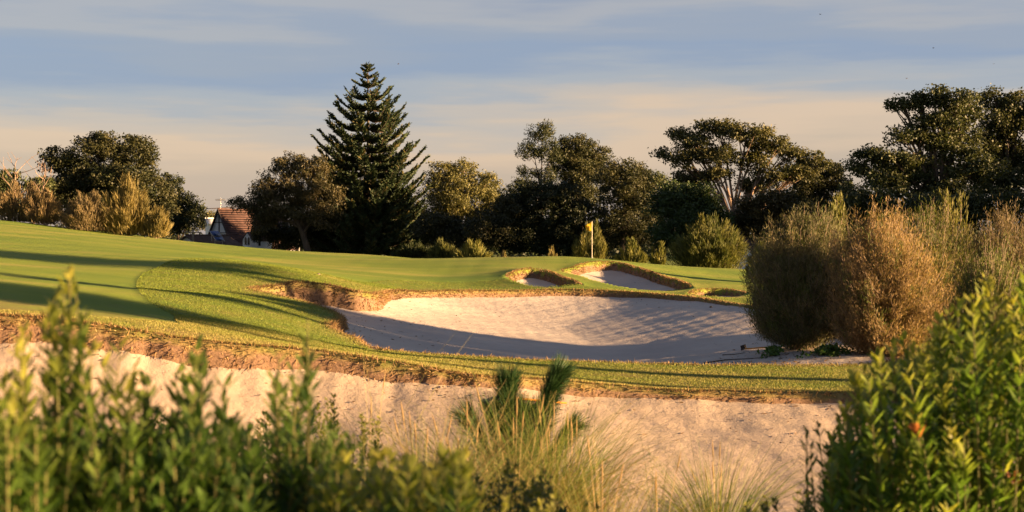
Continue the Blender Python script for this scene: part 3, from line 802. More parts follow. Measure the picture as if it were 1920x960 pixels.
# ------------------------------------------------------------------ shrubs
def feather_shrub(label, px, py_base, py_top, half, d, cols, n=9000, name='feathery_shrub', stems=26, spiky=1.0, blade=(.34, .028), group=None, lean=0.0, ground=True):
    """upright plumes: stems fan from the base, thin blades stream up them"""
    r = rng(label); k = d / FPX
    b = P(px, py_base, d); z0 = float(H(b[0], b[1])[0]) if ground else b[2]
    top = P(px, py_top, d)[2]; h = top - z0; w = half * k
    root = np.array((b[0], b[1], z0)); e = thing(name, label, 'shrub', root, group)
    G = Geo(); V = []; T = []
    c0, c1 = np.array(cols[0]), np.array(cols[1])
    per = n // stems
    if stems <= 12: G.tube(np.array([root - np.array((0, 0, .1)), root + np.array((0, 0, .2))]), .07, 6)
    for s in range(stems):
        a = r.uniform(0, 6.28); q = math.sqrt(r.uniform(0, 1))
        off = np.array((math.cos(a), math.sin(a), 0)) * q * w
        hh = h * (1 - .62 * q ** 2.2) * r.uniform(.72, 1.0)
        if s < 3: hh = h * r.uniform(.95, 1.02); off *= .35
        tip = root + off + np.array((lean * h, 0, hh))
        st = root + off * (.25 if stems > 12 else .01)
        pl = bez(st, st + off * .55 + np.array((0, 0, hh * .45)), tip, 7)
        G.tube(pl, np.linspace(.022, .006, 7) * max(.6, h / 3), 4)
        u = r.uniform(.08, 1.0, per) ** .8
        p = np.stack([np.interp(u, np.linspace(0, 1, 7), pl[:, i]) for i in range(3)], 1)
        spread = w * .28 * (1.05 - u * spiky * .95)
        p = p + r.normal(size=p.shape) * spread[:, None] * np.array((1, 1, .6))
        p[:, 2] = np.maximum(p[:, 2], z0 + .02)
        dd = unit(tip - st) + r.normal(0, .28, p.shape) + np.array((0, 0, .35)) + (p - root) * np.array((.10, .10, 0))
        L = blade[0] * r.uniform(.5, 1.25, per)
        v, f = cards(p, dd, L, blade[1], r)
        t = (c0 + (c1 - c0) * r.uniform(0, 1)) * r.uniform(.7, 1.3, (per, 1))
        V.append(v); T.append(np.repeat(t, 4, 0))
    G.build('stem', M['twig'], e, smooth=True)
    V = np.concatenate(V)
    mesh_obj('foliage', V, np.arange(len(V)).reshape(-1, 4), M['grass'], e, tint=np.concatenate(T))
    return e

RUST = ((.15, .110, .055), (.23, .165, .080)); STRAWG = ((.16, .135, .050), (.25, .195, .070)); LIME = ((.11, .125, .030), (.20, .185, .050))
g = 'brown shrubs along the left crest'
feather_shrub('rusty brown low shrub under the bare saplings at the left edge', 40, 425, 345, 70, 100, RUST, 9000, group=g, blade=(.40, .05))
feather_shrub('small rusty shrub left of the round brown shrub on the crest', 82, 428, 358, 32, 98, RUST, 5000, group=g, blade=(.36, .045))
feather_shrub('round brown twiggy shrub left of the tall feathery one', 168, 440, 362, 54, 98, ((.15, .115, .060), (.22, .165, .080)), 10000, group=g, stems=40, blade=(.34, .04))
feather_shrub('tallest golden feathery shrub on the left crest', 240, 448, 340, 50, 99, STRAWG, 12000, group=g, stems=34, blade=(.6, .045), lean=-.03)
feather_shrub('drooping golden shrub at the right end of the crest row', 292, 452, 395, 30, 98, STRAWG, 5000, group=g, stems=18, blade=(.45, .045), lean=.12)
g = 'feathery shrubs behind the green'
feather_shrub('pale yellow-green shrub second from left of the flag, paired', 888, 494, 456, 32, 104, LIME, 4500, group=g, blade=(.45, .05), ground=True)
feather_shrub('duller green upright shrub left of its paler twin', 830, 494, 454, 24, 106, ((.085, .095, .028), (.14, .14, .04)), 3500, group=g, blade=(.45, .05))
feather_shrub('dark low bush left of the paired feathery shrubs', 775, 490, 460, 40, 108, ((.035, .045, .018), (.06, .07, .024)), 4000, group=g, blade=(.35, .06))
feather_shrub('feathery shrub directly behind the flagstick', 1108, 488, 420, 34, 100, ((.085, .095, .028), (.165, .15, .042)), 5500, group=g, spiky=1.05, blade=(.45, .045))
feather_shrub('tiny golden sprig poking above the green left of the flag', 1034, 486, 466, 12, 96, STRAWG, 700, group=g, stems=9, blade=(.3, .035))
feather_shrub('single small sprig near the dip left of the green', 947, 492, 476, 7, 96, STRAWG, 350, group=g, stems=6, blade=(.3, .035))
feather_shrub('spiky pale shrub right of the flagstick', 1185, 494, 452, 30, 100, LIME, 3200, group=g, stems=16, spiky=1.1, blade=(.4, .045))
feather_shrub('thin spiky shrub beside the big round one behind the green', 1236, 498, 458, 20, 100, LIME, 2000, group=g, stems=11, spiky=1.1, blade=(.4, .045))
feather_shrub('big round feathery shrub behind the right end of the green', 1330, 502, 408, 72, 102, ((.075, .090, .026), (.15, .145, .04)), 17000, group=g, stems=50, blade=(.5, .05))
feather_shrub('small light shrub tucked beside the dark twiggy bush', 1428, 512, 458, 24, 88, LIME, 3500, group=g, blade=(.35, .045))
feather_shrub('leafy little shrub at the left foot of the large dark bush', 1420, 520, 478, 22, 70, ((.10, .11, .03), (.16, .15, .045)), 3000, group=g, blade=(.2, .05))

def twig_shrub(label, px, py_base, py_top, half, d, cols, twigc, n=52000, lobes=None, spread=1.0, group=None, twigs=1500, leaf=(.105, .0135), green=0.0):
    """fine twiggy shrub: stems fan out to a rounded shell of twigs carrying tiny leaves"""
    r = rng(label); k = d / FPX
    b = P(px, py_base, d); z0 = float(H(b[0], b[1])[0]); root = np.array((b[0], b[1], z0))
    h = P(px, py_top, d)[2] - z0; w = half * k
    e = thing('twiggy_shrub', label, 'shrub', root, group)
    G = Geo(); V = []; T = []
    c0, c1 = np.array(cols[0]), np.array(cols[1])
    # shell targets
    nl_ = 7; ang = np.arange(nl_) * 2 * np.pi / nl_ + r.uniform(0, 6.28); dist = r.uniform(.30, .62, nl_); dist[0] = .05
    lx = dist * w * np.cos(ang); ly = dist * w * np.sin(ang); lw = w * r.uniform(.42, .66, nl_); lh = h * r.uniform(.52, .95, nl_); lh[0] = h * .98; lw[0] = w * .6
    ph = r.uniform(0, 6.28, 3)
    li = r.choice(nl_, twigs, p=(lw ** 2 * lh) / (lw ** 2 * lh).sum())
    zf = r.uniform(-1, 1, twigs); az0 = r.uniform(0, 6.28, twigs); rr = r.uniform(.10, 1, twigs) ** .45
    prof = np.where(zf > 0, (1 - np.abs(zf) ** 2.2), (1 - .86 * np.abs(zf) ** 1.7)) ** .5
    lump = 1 + .20 * np.sin(3 * az0 + ph[0] + 2 * zf + li) + .12 * np.sin(5 * az0 + ph[1] - 6 * zf)
    tgt = root + np.stack([lx[li] + lw[li] * prof * rr * lump * np.cos(az0), ly[li] + lw[li] * prof * rr * lump * np.sin(az0), lh[li] * (.50 + .46 * zf)], 1)
    nst = 34
    az = r.uniform(0, 6.28, nst)
    stems = []
    for s in range(nst):
        q = tgt[r.integers(0, twigs)]; q = root + (q - root) * .72
        st = root + np.array((math.cos(az[s]), math.sin(az[s]), 0)) * r.uniform(.05, .28) * w
        pl = bez(st, (st * .6 + q * .4) + np.array((0, 0, .12 * h)), q, 8)
        G.tube(pl, np.linspace(.028, .008, 8) * h / 4, 5, t=twigc); stems.append(pl)
    allp = np.concatenate(stems)
    per = n // twigs
    for i in range(twigs):
        t_ = tgt[i]
        cand = allp[r.integers(0, len(allp), 24)]
        cand = cand[cand[:, 2] < t_[2] + .1] if (cand[:, 2] < t_[2] + .1).any() else cand
        s_ = cand[np.argmin(((cand - t_) ** 2).sum(1))]
        s_ = t_ + (s_ - t_) * min(1, .9 / (np.linalg.norm(s_ - t_) + 1e-6))
        dirn = unit(t_ - root + np.array((0, 0, .5 * h)))
        tip = t_ + dirn * (r.uniform(.15, .5) + (r.uniform(.2, .6) if r.uniform() < .25 else 0)) + r.normal(0, .06, 3)
        pl = bez(s_, t_, tip, 4); G.tube(pl, np.array((.007, .006, .005, .003)), 3, t=twigc)
        u = r.uniform(0.1, 1, per)
        p = s_ * ((1 - u) ** 2)[:, None] + t_ * (2 * u * (1 - u))[:, None] + tip * (u * u)[:, None] + r.normal(0, .075, (per, 3))
        dd = dirn + r.normal(0, .42, p.shape)
        v, f = cards(p, dd, 1.15 * leaf[0] * r.uniform(.6, 1.3, per), leaf[1], r)
        cc = (c0 + (c1 - c0) * np.clip(.5 + .9 * math.sin(2.3 * t_[0] + 1.7 * t_[2] + ph[0]) * math.sin(1.9 * t_[1] - 2.1 * t_[2]) + r.normal(0, .3), 0, 1))
        if r.uniform() < green: cc = np.array((.10, .125, .028))
        V.append(v); T.append(np.repeat(cc * r.uniform(.65, 1.35, (per, 1)), 4, 0))
    G.build('stem', M['twig'], e, smooth=True)
    V = np.concatenate(V)
    mesh_obj('foliage', V, np.arange(len(V)).reshape(-1, 4), M['grass'], e, tint=np.concatenate(T))
g = 'twiggy shrubs right of the bunker'
twig_shrub('dark grey-green twiggy shrub overhanging the right end of the large bunker', 1502, 640, 408, 104, 37.5, ((.11, .11, .05), (.19, .165, .08)), (1, 1, 1), 140000, group=g, green=.12)
twig_shrub('golden-brown twiggy shrub lit by the sun, right of the dark one', 1648, 655, 410, 122, 35.5, ((.22, .15, .075), (.34, .235, .11)), (1, 1, 1), 140000, group=g, green=.15)
twig_shrub('taller yellow-green twiggy shrub behind the golden one', 1740, 640, 400, 125, 39.5, ((.13, .12, .035), (.21, .175, .055)), (1, 1, 1), 72000, group=g, green=.4)
twig_shrub('grey-brown twiggy shrub at the right edge behind the leafy bush', 1885, 640, 415, 135, 39.5, ((.14, .11, .06), (.22, .165, .09)), (1, 1, 1), 140000, group=g, green=.15)
twig_shrub('low olive shrub between the golden shrub and the large leafy bush', 1850, 665, 505, 85, 31.5, ((.11, .125, .04), (.19, .175, .06)), (1, 1, 1), 60000, group=g, green=.5)
feather_shrub('wispy green sapling top showing above the twiggy shrubs', 1575, 620, 372, 60, 42, ((.10, .115, .03), (.17, .16, .045)), 6000, group='wispy saplings above the twiggy shrubs', stems=16, blade=(.22, .03), spiky=.9)
feather_shrub('wispy yellow-green sapling between the golden shrub and the grey-brown one', 1790, 620, 362, 75, 42, ((.12, .125, .032), (.2, .175, .05)), 8000, group='wispy saplings above the twiggy shrubs', stems=22, blade=(.22, .03), spiky=.9)

# bare saplings at the left edge
def bare_tree(label, px, py0, py1, d, lean):
    r = rng(label); a = P(px, py0, d); t = P(px + lean, py1, d)
    a[2] = float(H(a[0], a[1])[0])
    G = Geo(); pl = bez(a, (a + t) / 2 + np.array((.3, 0, 0)), t, 8); G.tube(pl, np.linspace(.09, .025, 8), 6)
    for i in range(9):
        s = pl[r.integers(3, 8)]; q = s + np.array((r.normal(0, .9), r.normal(0, .4), r.uniform(.5, 1.6)))
        b2 = bez(s, (s + q) / 2 + np.array((r.normal(0, .2), 0, -.1)), q, 5); G.tube(b2, np.linspace(.035, .012, 5), 5)
        for j in range(2):
            s2 = b2[r.integers(2, 5)]; q2 = s2 + np.array((r.normal(0, .4), 0, r.uniform(.2, .7))); G.tube(bez(s2, (s2 + q2) / 2, q2, 4), np.linspace(.016, .008, 4), 4)
    o = thing('bare_sapling', label, 'bare tree', a, 'bare saplings by the left edge')
    G.build('trunk', M['bark_pale'], o, smooth=True)
bare_tree('leafless pale sapling with forked top at the left edge', 18, 415, 312, 102, 10)
bare_tree('leaning leafless sapling just right of the forked one', 62, 420, 322, 103, 22)

# ------------------------------------------------------------------ houses
M['weatherboard'] = plain_mat('white_weatherboard', (.74, .74, .76), .6, .06, 2)
M['terracotta'] = plain_mat('terracotta_tile', (.085, .043, .033), .8, .35, 1.5)
M['browntile'] = plain_mat('brown_tile', (.13, .078, .052), .8, .3, 1.5)
M['trim_dark'] = plain_mat('dark_trim', (.05, .035, .03), .6, .2)
M['trim_white'] = plain_mat('white_trim', (.8, .78, .74), .5, .05)
M['solar'] = plain_mat('solar_glass', (.03, .065, .20), .25, .2, 6, spec=.6)
M['steel'] = plain_mat('steel', (.45, .43, .40), .4, .1, 5, metal=.7)
M['glass'] = plain_mat('window_glass', (.02, .02, .025), .1, .1, 2, spec=.6)
M['timber'] = plain_mat('grey_timber', (.22, .19, .16), .8, .3, 4)

def frame_of(n):
    n = np.array((n[0], n[1], 0.0)); n /= np.linalg.norm(n)
    return n, np.array((-n[1], n[0], 0.0)), np.array((0, 0, 1.0))   # outward gable normal, its left-hand side, up

def gable_house(label, apex, n, W, Lr, rise, wall_h, roof_mat, name='house', over=.3, tiles=14):
    """apex = front ridge point; ridge runs away from the gable"""
    nrm, sd, up = frame_of(n); apex = np.array(apex, float)
    base = apex - up * (rise + wall_h)
    e = thing(name, label, 'house', base)
    q = lambda a, s, z: apex + nrm * a + sd * s + up * z
    G = Geo(); h = W / 2
    v = [q(0, -h, -rise), q(0, h, -rise), q(0, 0, 0 - .06), q(0, -h, -rise - wall_h), q(0, h, -rise - wall_h)]
    bk = [p - nrm * Lr for p in v]
    G.add(np.array(v + bk), [(3, 4, 1, 0), (8, 5, 6, 9), (4, 9, 6, 1), (3, 0, 5, 8)]); G.add(np.array(v + bk), [(0, 1, 2), (6, 5, 7)])
    G.build('wall', M['weatherboard'], e)
    roof = Geo()
    for s in (-1, 1):
        slope = np.array((h + over, rise * (h + over) / h)); sl = np.linalg.norm(slope)
        for i in range(tiles):                                         # courses lap like shingles
            u0, u1 = i / tiles, (i + 1.12) / tiles
            A = [q(over, s * slope[0] * u0, -slope[1] * u0 + .03), q(-Lr - over, s * slope[0] * u0, -slope[1] * u0 + .03),
                 q(-Lr - over, s * slope[0] * u1, -slope[1] * u1 + .10), q(over, s * slope[0] * u1, -slope[1] * u1 + .10)]
            B = [p - up * .08 for p in A]
            roof.add(np.array(A + B), [(0, 1, 2, 3), (7, 6, 5, 4), (0, 3, 7, 4), (1, 5, 6, 2), (3, 2, 6, 7), (0, 4, 5, 1)])
    roof.tube(np.array([q(over, 0, .08), q(-Lr - over, 0, .08)]), .12, 6)
    rf = roof.build('roof', roof_mat, e)
    b = Geo()
    for s in (-1, 1):
        b.tube(np.array([q(over + .04, 0, -.02), q(over + .04, s * (h + over), -rise * (h + over) / h - .02)]), .05 + .018 * rise, 4)
    b.build('bargeboard', M['trim_dark'], e)
    return e, q, rf

# steep red-roofed house
apex = P(411, 393, 190)
house, q, rf = gable_house('steep red-tiled house with a white boarded gable, partly behind the brownish eucalypt', apex, (-.5, -.866), 4.9, 13, 5.0, 3.6, M['terracotta'], over=.25, tiles=18)
bt = Geo(); bt.box(q(.05, 0, -2.6), (.12, .12, 5.0))
for z in (-1.7, -3.1, -4.0): bt.tube(np.array([q(.05, -2.3 * (-z / 5.0), z), q(.05, 2.3 * (-z / 5.0), z)]), .05, 4)
bt.build('batten', M['trim_dark'], house)
an = Geo(); an.tube(np.array([q(-.3, 0, 0), q(-.3, 0, 1.5)]), .035, 5)
for i, z in enumerate((1.25, 1.4)):
    an.tube(np.array([q(-.3, -.2 - .7, z), q(-.3, .7, z)]), .025, 4)
for s in np.linspace(-.7, .6, 6): an.tube(np.array([q(-.65, s, 1.32), q(.05, s, 1.32)]), .018, 4)
an.build('antenna', M['steel'], house)
sd, nrm, up = frame_of((-.2, -.98)); nrm = -nrm
for dpx, dpy, dd_ in ((463.5, 449, 184.5), (484, 451, 186.5)):                                            # white dormers on the sunny slope
    D = Geo(); fc = P(dpx, dpy, dd_) - sd * .8
    a = [fc - nrm * .62, fc + nrm * .62, fc + up * .95]; a = [p + sd * .8 for p in a]
    bk = [p - sd * 3.4 for p in a]
    low = [p - up * 1.2 for p in (a[0], a[1])]; lowb = [p - sd * 3.4 for p in low]
    D.add(np.array([a[0], a[1], a[2]]), [(0, 1, 2)]); D.add(np.array([low[0], low[1], a[1], a[0], lowb[0], lowb[1], bk[1], bk[0]]), [(0, 1, 2, 3), (1, 5, 6, 2), (4, 0, 3, 7)])
    dm = D.build('dormer', M['trim_white'], house)
    Rf = Geo()
    for s0 in (0, 1):
        x0 = a[s0] + (a[s0] - a[2]) * .12; pts = [a[2] + up * .06 + sd * .15, x0 + up * .06 + sd * .15, x0 - sd * 3.5 + up * .06, a[2] - sd * 3.5 + up * .06]
        Rf.add(np.array(pts + [p - up * .05 for p in pts]), [(0, 1, 2, 3), (7, 6, 5, 4), (0, 4, 5, 1), (1, 5, 6, 2)])
    o = Rf.build('dormer_roof', M['terracotta'], dm)
    Wn = Geo(); c = fc + sd * .83
    for dx in (-.2, .2):
        pts = [c + nrm * (dx - .15) - up * .7, c + nrm * (dx + .15) - up * .7, c + nrm * (dx + .15) + up * .1, c + nrm * dx + up * .38, c + nrm * (dx - .15) + up * .1]
        Wn.add(np.array(pts), [(0, 1, 2, 4)]); Wn.add(np.array(pts), [(4, 2, 3)])
    Wn.build('window', M['glass'], dm)

# low brown-roofed house in front of it
apex2 = P(352, 442, 172)
low_house, q2, rf2 = gable_house('low brown-roofed house with white gable end and blue solar panels on stands', apex2, (-.45, -.89), 6.0, 7.5, 1.75, 2.4, M['browntile'], over=.35)
nr, sd2, up = frame_of((-.45, -.89))
for k_, (px, py) in enumerate(((404, 438), (410, 447))):
    c = P(px, py, 169.5); Rm = np.stack([-nr, (sd2 * .62 - up * .78), np.cross(-nr, sd2 * .62 - up * .78)], 1)
    fr = Geo(); fr.box(c, (1.65, .82, .05), Rm)
    f = fr.build('panel_frame', M['steel'], low_house)
    sp = Geo(); sp.box(c + Rm[:, 2] * (.03 if Rm[2, 2] > 0 else -.03), (1.52, .70, .02), Rm); sp.build('solar_panel', M['solar'], f)
    for s in (-.7, .7):
        lg = Geo(); lg.tube(np.array([c - nr * s, c - nr * s - up * .9]), .03, 4); lg.build('panel_stand', M['steel'], f)

apex3 = P(1372, 440, 135)
gable_house('terracotta-roofed house glimpsed between the shrubs left of the twiggy bushes', apex3 + np.array((0, 0, 0)), (-.3, -.95), 7, 9, 2.6, 2.6, M['terracotta'])
apex4 = P(388, 410, 240)
gable_house('tiny far house with a pale metal roof left of the steep gable', apex4, (-.9, -.4), 2.5, 3, .8, 2.2, M['trim_white'])

# utility poles and cables
def pole(label, px, py_top, d):
    b = P(px, 440, d); z = float(H(b[0], b[1])[0]); t = P(px, py_top, d)[2]
    e = thing('utility_pole', label, 'pole', (b[0], b[1], z), 'utility poles by the houses')
    G = Geo(); G.tube(np.array([(b[0], b[1], z - .3), (b[0], b[1], (z + t) / 2), (b[0], b[1], t)]), np.array((.16, .14, .11)), 8); G.build('post', M['timber'], e, smooth=True)
    G = Geo(); G.box((b[0], b[1] - .15, t - .35), (2.0, .1, .12)); G.build('crossarm', M['timber'], e)
    return np.array((b[0], b[1] - .15, t - .28))
pole('short weathered post in front of the low white gable', 362, 430, 166)
pa = pole('utility pole hidden behind the dark tree left of the houses', 262, 385, 200); pb = pole('utility pole hidden behind the brownish eucalypt', 560, 368, 215)
G = Geo()
for s, dz in ((-.9, 0), (-.3, 0), (.3, 0), (.9, 0), (0, -.9), (0, -1.6)):
    a = pa + np.array((s, 0, dz)); b = pb + np.array((s, 0, dz)); u = np.linspace(0, 1, 16)[:, None]
    p = a * (1 - u) + b * u; p[:, 2] -= (4 * u * (1 - u))[:, 0] * .8; G.tube(p, .022, 4)
tag(G.build('power_cable', M['trim_dark']), 'thin dark power cables strung above the houses at left', 'cables')

# ------------------------------------------------------------------ flag, rakes, stones, birds
def flag():
    b = P(1110, 484, 80.5); b[2] = float(H(b[0], b[1])[0]); e = thing('flagstick', 'golf flagstick with a small yellow flag standing on the green', 'golf flag', b)
    M['flagy'] = leaf_mat('flag_cloth', (.70, .42, .03), .3, .7, .1); M['pole'] = plain_mat('flag_pole', (.72, .62, .48), .4, .05)
    top = P(1110, 415, 80.5)[2]
    G = Geo(); G.tube(np.array([b - np.array((0, 0, .1)), (b[0], b[1], b[2] + 1), (b[0], b[1], top)]), .017, 8); G.build('pole', M['pole'], e, smooth=True)
    # cloth hangs towards the left, blown and folded
    nu, nv = 10, 9; V = []
    for i in range(nu):
        for j in range(nv):
            u, w = i / (nu - 1), j / (nv - 1)
            V.append((b[0] - .03 - .36 * u + .10 * w * u, b[1] - .03 + .05 * math.sin(6 * u + 3 * w) * u, top - .04 - .52 * w - .20 * u * (1 - w) + .05 * u * w))
    F = [(i * nv + j, i * nv + j + 1, (i + 1) * nv + j + 1, (i + 1) * nv + j) for i in range(nu - 1) for j in range(nv - 1)]
    fl = mesh_obj('flag', np.array(V), np.array(F), M['flagy'], e, tint=np.ones((len(V), 3)), smooth=True)
    md = fl.modifiers.new('thick', 'SOLIDIFY'); md.thickness = .004
    E = Geo()                                                        # the dark mark in the middle of the cloth
    c = np.array((b[0] - .17, b[1] - .065, top - .33))
    for p0, p1 in (((-.04, .07), (.03, .04)), ((.03, .04), (-.02, 0)), ((-.02, 0), (.04, -.05)), ((.04, -.05), (-.03, -.09))):
        E.tube(np.array([c + np.array((p0[0], 0, p0[1])), c + np.array((p1[0], 0, p1[1]))]), .009, 4)
    E.build('emblem', M['trim_dark'], fl)
    C = Geo(); th = np.linspace(0, 2 * np.pi, 17)
    C.tube(np.stack([b[0] + .06 * np.cos(th), b[1] + .06 * np.sin(th), np.full(17, b[2] + .012)], 1), .008, 4); C.build('cup', M['trim_white'], e)
flag()

M['orange'] = plain_mat('rake_handle', (.62, .26, .03), .5, .15, 6)
def rake(label, a, b):
    a = np.array(a); b = np.array(b); a[2] = float(H(a[0], a[1])[0]) + .06; b[2] = float(H(b[0], b[1])[0]) + .05
    e = thing('bunker_rake', label, 'rake', a, 'bunker rakes lying on the sand')
    G = Geo(); G.tube(np.array([a, a * .5 + b * .5, b]), .02, 6); G.build('handle', M['orange'], e, smooth=True)
    d = unit(b - a); s = np.array((-d[1], d[0], 0)) ; s /= np.linalg.norm(s)
    Hd = Geo(); Hd.tube(np.array([a - s * .3, a + s * .3]), .022, 6)
    hd = Hd.build('head', M['trim_dark'], e)
    for k in np.linspace(-.28, .28, 11):
        T_ = Geo(); T_.tube(np.array([a + s * k, a + s * k - d * .03 + np.array((0, 0, .11))]), .009, 4)
        T_.build('tooth', M['trim_dark'], hd)
rake('orange-handled rake by the foot of the dark twiggy shrub', P(1395, 628, 38.5), P(1450, 624, 38.2))
rake('orange-handled rake lying behind the pine seedling', P(945, 745, 25.2), P(1062, 731, 25.6))

def stone(label, px, py, d, size, mat, name='stone', cat='stone'):
    r = rng(label); p = P(px, py, d); p[2] = float(H(p[0], p[1])[0])
    n, m = 9, 6; V = []
    for j in range(m + 1):
        for i in range(n):
            th = i / n * 6.283; ph = j / m * math.pi; k = 1 + r.normal(0, .12)
            V.append((p[0] + size * k * math.sin(ph) * math.cos(th), p[1] + size * k * math.sin(ph) * math.sin(th), p[2] + size * .3 + size * .6 * k * math.cos(ph)))
    F = [(j * n + i, j * n + (i + 1) % n, (j + 1) * n + (i + 1) % n, (j + 1) * n + i) for j in range(m) for i in range(n)]
    return tag(mesh_obj(name, np.array(V), np.array(F), mat, smooth=False), label, cat)
stone('small brown stone on the back of the rough mound', 597, 518, 52, .08, plain_mat('pale_stone', (.17, .13, .10), .8, .3, 8))
stone('dark clod on the sand near the far right rim of the large bunker', 1333, 583, 52.5, .06, plain_mat('dark_clod', (.06, .045, .035), .9, .3, 8), 'turf_clod', 'clod')
for i, (px, py, d, s, l) in enumerate(((1158, 522, 68, .16, 'brown turf clod high on the sand of the bunker below the flag'), (1238, 541, 64.8, .16, 'brown turf clod at the low right end of the bunker below the flag'),
                                    (1212, 533, 66, .08, 'tiny clod in the middle of the bunker below the flag'))):
    stone(l, px, py, d, s, plain_mat('turf_clod', (.17, .09, .05), .9, .4, 8), 'turf_clod', 'clod')

def stick(label, pts, d0, rad):
    w = []
    for (px, py, d) in pts:
        p = P(px, py, d); p[2] = float(H(p[0], p[1])[0]) + rad; w.append(p)
    G = Geo(); G.tube(np.array(w), np.linspace(rad, rad * .4, len(w)), 5)
    tag(G.build('twig', M['bark_dark'], smooth=True), label, 'twig', 'dead twigs on the sand')
stick('longest dead twig on the sand below the dark twiggy shrub', [(1320, 640, 36.5), (1360, 637, 36.6), (1400, 640, 36.2), (1440, 636, 36)], 0, .018)
stick('forked short twig on the sand left of the rake', [(1355, 631, 38), (1375, 634, 37.6), (1398, 633, 37.6)], 0, .014)

def bird(label, px, py, d, span, bank):
    c = P(px, py, d); r = rng(label)
    n = 8; th = np.linspace(0, 2 * np.pi, n, endpoint=False); prof = [(-.5, .02), (-.3, .10), (-.05, .14), (.2, .10), (.32, .09), (.42, .03)]
    V = []; F = []; L = span * .55
    for x, w in prof:
        for t_ in th: V.append((x * L, w * L * math.cos(t_), w * L * math.sin(t_)))
    for j in range(len(prof) - 1):
        for i in range(n): F.append((j * n + i, j * n + (i + 1) % n, (j + 1) * n + (i + 1) % n, (j + 1) * n + i))
    V = np.array(V); k = len(V)
    W = []
    for s in (-1, 1):
        pts = [(.18 * L, 0, .03 * L), (-.12 * L, 0, .03 * L), (.14 * L, s * span * .28, span * .14), (-.14 * L, s * span * .25, span * .13), (-.12 * L, s * span * .5, span * .10)]
        i0 = k + len(W); W += pts; W += [(p[0], p[1], p[2] - .012 * span) for p in pts]
        F += [(i0, i0 + 1, i0 + 3, i0 + 2), (i0 + 2, i0 + 3, i0 + 4, i0 + 4), (i0 + 5, i0 + 7, i0 + 8, i0 + 6), (i0 + 7, i0 + 9, i0 + 8, i0 + 8), (i0, i0 + 2, i0 + 7, i0 + 5), (i0 + 1, i0 + 6, i0 + 8, i0 + 3)]
    i0 = k + len(W); W += [(-.4 * L, 0, 0), (-.75 * L, -.13 * L, 0), (-.75 * L, .13 * L, 0), (-.4 * L, 0, .02 * L)]
    F += [(i0, i0 + 1, i0 + 2, i0 + 3)]
    V = np.vstack([V, np.array(W)])
    a = bank; Rm = np.array(((math.cos(a), -math.sin(a), 0), (math.sin(a), math.cos(a), 0), (0, 0, 1)))
    Q = np.array([f for f in F if len(set(f)) == 4]); T3 = np.array([[f[0], f[1], f[2]] for f in F if len(set(f)) == 3])
    o = mesh_obj('bird', V @ Rm.T + c, [T3, Q], M['trim_dark'], smooth=False)
    tag(o, label, 'bird', 'small birds in the sky')
bird('small dark bird just right of the tip of the tall pine', 747, 120, 120, .36, .4)
bird('highest small bird near the top of the sky on the right', 1538, 27, 120, .38, 2.0)
bird('small bird in the blue above the great right-hand tree', 1750, 90, 120, .34, 2.6)
bird('small bird closest to the right edge of the sky', 1863, 120, 120, .30, 1.0)
bird('lowest small bird at the left of the great right-hand tree', 1700, 147, 120, .30, 3.4)

